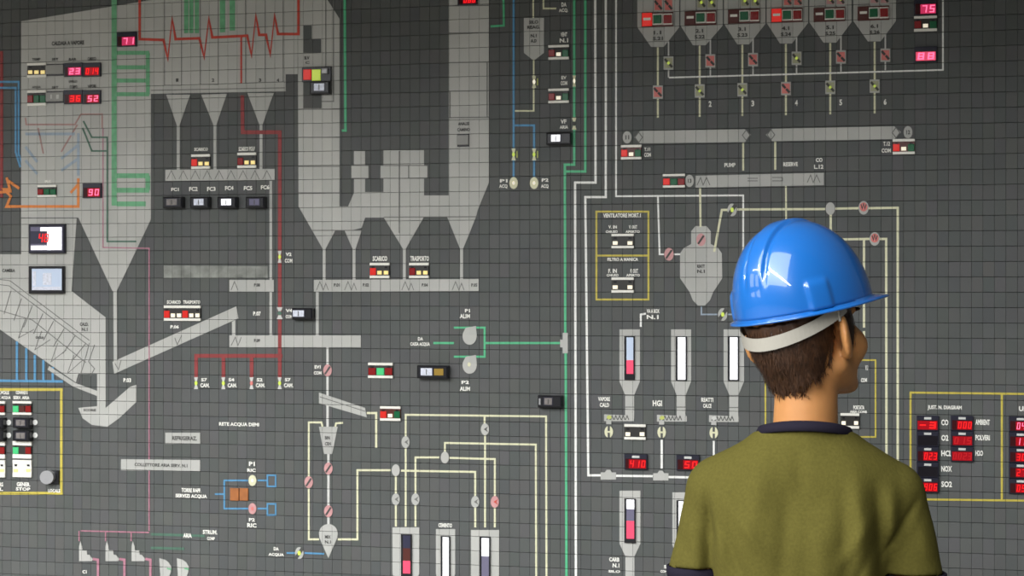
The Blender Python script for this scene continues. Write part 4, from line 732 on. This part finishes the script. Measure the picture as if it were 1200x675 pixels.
shirtm = mat('olive_cotton', (0.098, 0.086, 0.019), 0.9, spec=0.1, var=0.10, nscale=220, bump=0.25); navy = mat('navy_rib', (0.016, 0.014, 0.024), 0.85, spec=0.1, bump=0.2, nscale=300)
denim = mat('dark_denim', (0.03, 0.04, 0.08), 0.9, spec=0.1, var=0.15, nscale=200); hairm = mat('dark_brown_hair', (0.050, 0.022, 0.010), 0.45, spec=0.35, var=0.3, nscale=120)
PD = 2.64; base = CAM+DIRV*PD+RIGHT*((943-600)/720); person = bpy.data.objects.new('person', None); COL.objects.link(person)
person.location = (base.x, base.y, 0); person.rotation_euler = (0, 0, rad(2.4)); person['label'] = 'person seen from behind in an olive t-shirt, looking at the panel'; person['category'] = 'person'
HR = Matrix.Rotation(rad(-35), 3, 'Z') @ Matrix.Rotation(rad(9), 3, 'X') @ Matrix.Rotation(rad(-6.5), 3, 'Y'); HC = Vector((0.002, 0.012, 1.466))
H = lambda x, y, z: HC+HR @ Vector((x, y, z)); hr = np.array(HR)
# body
b = Field((-0.30, -0.20, -0.01), (0.30, 0.26, 1.70), 0.0045); S = (1, -1)
b.cone((0, -.004, 1.25), H(0, -.014, -.05), .055, .049, .02)
b.cone((-.014, 0, .95), (-.014, 0, 1.14), .088, .088, .03, (.80, 1, 1)); b.cone((-.05, -.005, 1.215), (.05, -.005, 1.215), .055, .055, .03); b.cone((0, 0, .86), (0, 0, .95), .09, .085, .03, (.70, 1, 1))
for s in S:
    b.cone((s*.03, -.01, 1.262), (s*.12, -.005, 1.222), .042, .040, .02).cone((s*.145, 0, 1.213), (s*.187, .0, .98), .036, .031, .02).cone((s*.187, 0, .98), (s*.178, .05, .775), .035, .024, .012)
    b.cone((s*.178, .052, .775), (s*.180, .068, .705), .020, .024, .012, (1.15, 1, 1))
    for j, (dy, L) in enumerate(((.026, .062), (.009, .070), (-.008, .066), (-.025, .052))):
        k0 = np.array((s*.182, .074+dy*.95, .690)); k1 = k0+(s*.002, dy*.12+.006, -L*.55); b.cone(k0, k1, .0085, .008, .004).cone(k1, k1+(s*-.010, .004, -L*.45), .008, .0068, .004)
    b.cone((s*.176, .090, .745), (s*.166, .118, .705), .012, .0095, .006).cone((s*.166, .118, .705), (s*.160, .124, .675), .0095, .0075, .004)
    b.cone((s*.08, 0, .86), (s*.088, .015, .47), .075, .05, .02).cone((s*.088, .015, .47), (s*.092, -.01, .09), .05, .034, .015).cone((s*.092, -.02, .045), (s*.10, .12, .03), .032, .026, .015)
b.ell(H(0, -.012, .05), (.074, .093, .085), .02, hr).ell(H(0, -.028, .0), (.066, .068, .06), .02, hr).ell(H(0, .032, -.018), (.062, .068, .078), .02, hr)
for s in S:
    b.cone(H(s*.054, .0, -.045), H(s*.016, .074, -.090), .017, .015, .02).ell(H(s*.043, .060, -.025), (.027, .027, .026), .02, hr).cone(H(s*.036, .086, .032), H(0, .094, .030), .010, .010, .01)
    er = np.array(HR @ Matrix.Rotation(rad(s*34), 3, 'Z')); b.ell(H(s*.086, -.012, .0), (.0085, .027, .036), .005, er).ell(H(s*.099, -.007, .004), (.009, .013, .019), .004, er, True).ell(H(s*.078, -.004, -.028), (.008, .010, .012), .006, hr)
    b.ell(H(s*.032, .100, .012), (.015, .012, .010), .008, hr, True).ell(H(s*.011, .104, -.030), (.008, .009, .007), .006, hr)
b.cone(H(0, .095, .02), H(0, .114, -.026), .008, .0105, .012).cone(H(-.018, .094, -.058), H(.018, .094, -.058), .006, .006, .006).cone(H(-.015, .093, -.068), H(.015, .093, -.068), .0065, .0065, .005).ell(H(0, .084, -.089), (.018, .016, .015), .015, hr)
body = b.mesh('body', skin, person, 3)
eye = mat('eye_white', (0.75, 0.73, 0.70), 0.2); iris = mat('iris_brown', (0.06, 0.03, 0.015), 0.2)
def ball(name, c, r, m, parent):
    bm = bmesh.new(); bmesh.ops.create_uvsphere(bm, u_segments=16, v_segments=10, radius=r); me = bpy.data.meshes.new(name); bm.to_mesh(me); bm.free(); me.materials.append(m)
    me.polygons.foreach_set('use_smooth', [True]*len(me.polygons)); o = bpy.data.objects.new(name, me); COL.objects.link(o); o.location = c; o.parent = parent; return o
for s in S:
    e = ball('eye', H(s*.032, .0800, .011), .0108, eye, person); ball('iris', HR @ Vector((0, .0068, 0)), .0052, iris, e)
    q = ball('eyebrow', H(s*.033, .096, .030), .010, hairm, person); q.scale = (1.7, .45, .38); q.rotation_euler = HR.to_euler()
# shirt
SLX, SLR = {1: .172, -1: -.180}, {1: .054, -1: .046}
f = Field((-0.26, -0.18, 0.76), (0.26, 0.18, 1.36), 0.004)
f.cone((-.016, -.002, .86), (-.014, -.006, 1.13), .108, .110, .04, (.79, 1, 1)).cone((-.115, -.012, 1.215), (.10, -.012, 1.215), .056, .056, .03)
for s in S:
    f.cone((s*.045, -.014, 1.268), (s*.135, -.006, 1.220), .052, .050, .03).cone((s*.062, -.045, 1.17), (s*.05, -.04, 1.08), .062, .062, .05)
    f.cone((s*.142, 0, 1.216), (SLX[s], .004, 1.06), .049, SLR[s], .012)
f.cone((0, 0, .79), (0, 0, .89), .120, .117, .05, (.72, 1, 1)).cone((0, -.012, 1.27), (0, -.010, 1.33), .074, .068, .03).cone((-.05, -.03, 1.235), (.05, -.03, 1.235), .066, .066, .04)
X, Y, Z = f.grid(); D = 0
def fold(p, q, amp, wd, back=True):
    """a soft ridge (amp > 0) or valley along a line given in picture places on the back"""
    global D
    (x0, z0), (x1, z1) = [((a-943)/720, 1.55-(c-337.5)/720) for a, c in (p, q)]; dx, dz = x1-x0, z1-z0
    t = np.clip(((X-x0)*dx+(Z-z0)*dz)/(dx*dx+dz*dz), 0, 1); d2 = (X-x0-t*dx)**2+(Z-z0-t*dz)**2
    D = D-amp*(1.7 if abs(amp) < .0065 and wd > .0085 else 1)*np.exp(-d2/wd**2)*np.sin(np.pi*np.clip(t*.9+.06, 0, 1))*np.where(Y < 0.02, 1, 0)
for p, q, a, wd in (((852, 560), (845, 690), .007, .016), ((832, 575), (836, 700), -.007, .009), ((895, 530), (880, 640), .0035, .02), ((925, 560), (915, 690), -.003, .014), ((960, 600), (965, 700), .004, .018), ((1000, 545), (1012, 680), .005, .014),
                    ((1022, 560), (1030, 700), -.008, .010), ((1040, 560), (1044, 640), .005, .012), ((985, 560), (990, 690), -.003, .012), ((815, 610), (822, 690), .003, .012), ((800, 625), (812, 660), -.002, .010), ((1070, 600), (1085, 650), .002, .012), ((850, 575), (900, 640), .003, .010), ((845, 600), (885, 690), -.003, .009), ((1020, 590), (975, 660), .003, .011), ((1022, 620), (990, 690), -.0025, .009), ((935, 515), (940, 580), -.002, .012)): fold(p, q, a, wd)
for p, q in (((1072, 575), (1032, 640)), ((828, 560), (842, 640))): fold(p, q, -.0045, .0045); fold((p[0]+6, p[1]+8), (q[0]+6, q[1]+8), .002, .007)
f.F = (f.F+D+.0012*np.sin(31*X+3*np.sin(14*Z))*np.sin(17*Z+5*X)).astype(np.float32)
cutz = np.maximum(Z-(1.312-Y*0.26), 0.78-Z); sl = np.where(np.abs(X) > 0.125, 1.094-Z-0.05*(np.abs(X)-.165), -1.0); side = np.where((np.abs(X) > 0.125) & (Z < 1.094), 1.0, -1.0)
arm = np.maximum(sl, -1.0); f.F = np.maximum(f.F, cutz)
f.F = np.where(((X < -.145) | (X > .125)) & (Z > .975), np.maximum(f.F, sl), f.F).astype(np.float32)
shirt = f.mesh('t_shirt', shirtm, person, 3); shirt['label'] = 'olive green t-shirt'
def band(name, ring, wd, th, m, parent):
    """closed ribbed band: ring of (point, outward, up)"""
    V, Fc = [], []; n = len(ring); prof = [(-.5, 0), (-.42, 1), (0, 1.25), (.42, 1), (.5, 0), (.42, -.6), (-.42, -.6)]
    for p, o_, u in ring: V += [p+o_*th*t+u*wd*c for c, t in prof]
    k = len(prof)
    for i in range(n):
        for j in range(k): Fc.append((i*k+j, ((i+1) % n)*k+j, ((i+1) % n)*k+(j+1) % k, i*k+(j+1) % k))
    return link_mesh(name, V, Fc, m, parent, smooth=True)
ring = []
for i in range(56):
    a = 2*math.pi*i/56; x, y = .0735*math.cos(a), -.010+.0705*math.sin(a); ring.append((Vector((x, y, 1.311-y*.26)), Vector((math.cos(a), math.sin(a), .2)).normalized(), Vector((-.35*math.cos(a), -.35*math.sin(a), .94))))
band('collar', ring, .018, .004, navy, shirt)['label'] = 'dark navy ribbed collar'
for s in S:
    c = Vector((SLX[s]*.985, .004, 1.082)); ring = [(c+Vector(((SLR[s]-.002)*math.cos(a), (SLR[s]-.002)*math.sin(a), 0)), Vector((math.cos(a), math.sin(a), 0)), Vector((s*.12, 0, 1))) for a in np.linspace(0, 2*math.pi, 40, endpoint=False)]
    band('sleeve_trim', ring, .022, .003, navy, shirt)['label'] = 'dark navy sleeve trim'
# trousers and shoes
t = Field((-0.22, -0.18, 0.03), (0.22, 0.20, 0.84), 0.006); t.cone((0, 0, .78), (0, 0, .86), .108, .096, .03, (.72, 1, 1))
for s in S: t.cone((s*.08, 0, .82), (s*.088, .012, .47), .09, .066, .02).cone((s*.088, .012, .47), (s*.092, -.008, .07), .066, .058, .015)
t.F = np.maximum(t.F, (t.grid()[2]-.815)); t.F = np.maximum(t.F, (.055-t.grid()[2])).astype(np.float32); t.mesh('trousers', denim, person, 3)['label'] = 'dark denim trousers'
for s in S:
    q = Field((s*.097-.06, -.09, -.004), (s*.097+.06, .20, .12), 0.005); q.cone((s*.092, -.03, .045), (s*.10, .14, .030), .042, .038, .02).cone((s*.092, -.025, .08), (s*.092, -.02, .10), .042, .04, .02)
    q.F = np.maximum(q.F, .001-q.grid()[2]).astype(np.float32); q.mesh('shoe', M['body'], person, 3)
# hair
g = Field(np.array(HC)-.16, np.array(HC)+.16, 0.0035)
g.ell(H(0, -.014, .05), (.080, .099, .090), .02, hr).ell(H(0, .030, .0), (.067, .055, .07), .02, hr).ell(H(0, -.032, -.004), (.067, .073, .064), .02, hr).cone(H(-.020, -.045, -.065), H(.020, -.045, -.065), .030, .030, .03)
X, Y, Z = g.grid(); x, y, z = X-HC.x, Y-HC.y, Z-HC.z; x, y, z = [hr[0][i]*x+hr[1][i]*y+hr[2][i]*z for i in range(3)]
hem = np.interp(y, [-.14, -.06, -.040, -.028, -.018, .010, .015, .046, .054, .066, .10], [-.078, -.078, -.070, -.045, .034, .034, -.030, -.030, .0, .030, .075]).astype(np.float32)
hem = hem+(.004*np.sin(x*210)+.003*np.sin(x*470)+9*x*x)*np.where(y < -.03, 1, 0)
inner = np.where(z > .040, (np.sqrt((x/.095)**2+((y-.010)/.112)**2)-1)*.1, -1); g.F = (np.maximum(np.maximum(g.F, hem-z), inner)+.0016*np.sin(170*x+25*z)*np.sin(140*y+30*z+60*x)).astype(np.float32); hair = g.mesh('hair', hairm, person, 1); hair['label'] = 'short dark brown hair'
me = hair.data; me.calc_loop_triangles if False else None
nv = len(me.vertices); co = np.empty(nv*3, np.float32); no = np.empty(nv*3, np.float32); me.vertices.foreach_get('co', co); me.vertices.foreach_get('normal', no); co = co.reshape(-1, 3); no = no.reshape(-1, 3)
rng = np.random.default_rng(5); pick = rng.integers(0, nv, 7000); V, Fc = [], []; hi = np.array(HR.transposed())
for i in pick:
    p, n_ = co[i].astype(float), no[i].astype(float); l = hi @ (p-np.array(HC))
    if l[2] > .035 or n_ @ n_ < .5: continue
    down = np.array((0, 0, -1.))+rng.normal(0, .28, 3)+np.array(HR @ Vector((0, -.25 if l[1] > -.02 else .05, 0))); down -= n_*(down @ n_); down /= np.linalg.norm(down)+1e-6
    L = rng.uniform(.010, .024); wv = np.cross(n_, down)*.00065; p1 = p+down*L*.5+n_*.0022; p2 = p+down*L+n_*rng.uniform(.0, .003); k = len(V)
    V += [p-wv, p+wv, p1+wv*.9, p1-wv*.9, p2]; Fc += [(k, k+1, k+2, k+3), (k+3, k+2, k+4)]
st = link_mesh('strands', V, Fc, hairm, hair, smooth=True); st['kind'] = 'stuff'

# ------------------------------------------------------------------ hard hat
bluem = mat('blue_plastic', (0.008, 0.135, 0.48), 0.3, spec=0.4, coat=1.0); strapm = mat('strap_grey_plastic', (0.36, 0.34, 0.29), 0.45, spec=0.4)
hat = bpy.data.objects.new('hard_hat', None); COL.objects.link(hat); HM = Matrix.Rotation(rad(2.4), 3, 'Z') @ HR
hat.rotation_euler = HM.to_euler(); hat.location = person.location+Matrix.Rotation(rad(2.4), 3, 'Z') @ H(0, .012, .052)
hat['label'] = 'glossy blue hard hat worn by the person in the olive t-shirt'; hat['category'] = 'helmet'
NA, NT = 192, 44; ax_, by_, HH = .106, .125, .144
def bump(d, wd): return 1/(1+math.exp(-(wd-abs(d))/.0010))
V, Fc = [], []
for j in range(NT+1):
    t = j/NT; zz = math.sin(t*math.pi/2); rr = (1-zz**2.1)**(1/2.15) if t < 1 else 0
    for i in range(NA):
        a = 2*math.pi*i/NA; c, s = math.cos(a), math.sin(a); x, y = ax_*rr*c, by_*rr*s-.010*zz; z = HH*zz
        n_ = Vector((x/ax_**2, y/by_**2, z/HH**2)).normalized() if j else Vector((c, s, 0)).normalized()
        fade = min(1, max(0, (z-.045)/.03)); d = (.0035*bump(x, .018)-.0042*math.exp(-((abs(x)-.0185)/.0032)**2))*fade                       # band between two grooves, back to front
        for b0 in (-125, 125):                                                          # slot pads low on the sides
            da = (math.degrees(a)-90-b0+180) % 360-180; d += .0038/(1+math.exp((abs(da)-9)/.5))*min(1, max(0, (.05-z)/.01))
        V.append(Vector((x, y, z))+n_*d)
for j in range(NT):
    for i in range(NA): i2 = (i+1) % NA; Fc.append((j*NA+i, j*NA+i2, (j+1)*NA+i2, (j+1)*NA+i))
shell = link_mesh('shell', V, Fc, bluem, hat, smooth=True); md = shell.modifiers.new('thickness', 'SOLIDIFY'); md.thickness = .0025; md.offset = -1
V, Fc = [], []
prof = [(-.001, .002), (0, 0), (.35, -.0016), (.7, -.003), (.93, -.0042), (1, -.0062), (.93, -.0075), (.7, -.0058), (.3, -.004), (-.001, -.003)]
for i in range(NA):
    a = 2*math.pi*i/NA; c, s = math.cos(a), math.sin(a); front = max(0, s)**2.2; wd = .0105+.036*front
    for q, dz in prof: V.append(Vector((c*(ax_+wd*q), s*(by_+wd*q), dz-.006*front*q)))
k = len(prof)
for i in range(NA):
    for j in range(k): Fc.append((((i+1) % NA)*k+j, i*k+j, i*k+(j+1) % k, ((i+1) % NA)*k+(j+1) % k))
link_mesh('brim', V, Fc, bluem, hat, smooth=True)
V, Fc = [], []; n = 40
for i in range(n+1):                                                                             # nape strap hanging below the rear rim
    u = i/n; a = rad(180+8+164*u); s = math.sin(math.pi*u); drop = -.004-.036*s**.9; h_ = .021 if True else 0
    for dz, dr in ((.5, .0), (.5, .0022), (-.5, .0022), (-.5, .0)): V.append(Vector((math.cos(a)*(.094+dr-.002*s), math.sin(a)*(.122+dr+.001*s)-.004, drop+dz*h_)))
for i in range(n):
    for j in range(4): Fc.append((i*4+j, i*4+(j+1) % 4, (i+1)*4+(j+1) % 4, (i+1)*4+j))
Fc += [(0, 3, 2, 1), (n*4, n*4+1, n*4+2, n*4+3)]
link_mesh('nape_strap', V, Fc, strapm, hat, smooth=False)['label'] = 'pale grey plastic nape strap'
for s in S:
    V, Fc = [], []; cbox(-.012, .012, -.016, .016, .002, -.002, .0006, V, Fc); r_ = Matrix.Rotation(rad(-s*70), 3, 'Z')
    link_mesh('strap_clip', [r_ @ Vector(v)+Vector((s*.088, -.030, -.010)) for v in V], Fc, strapm, hat)
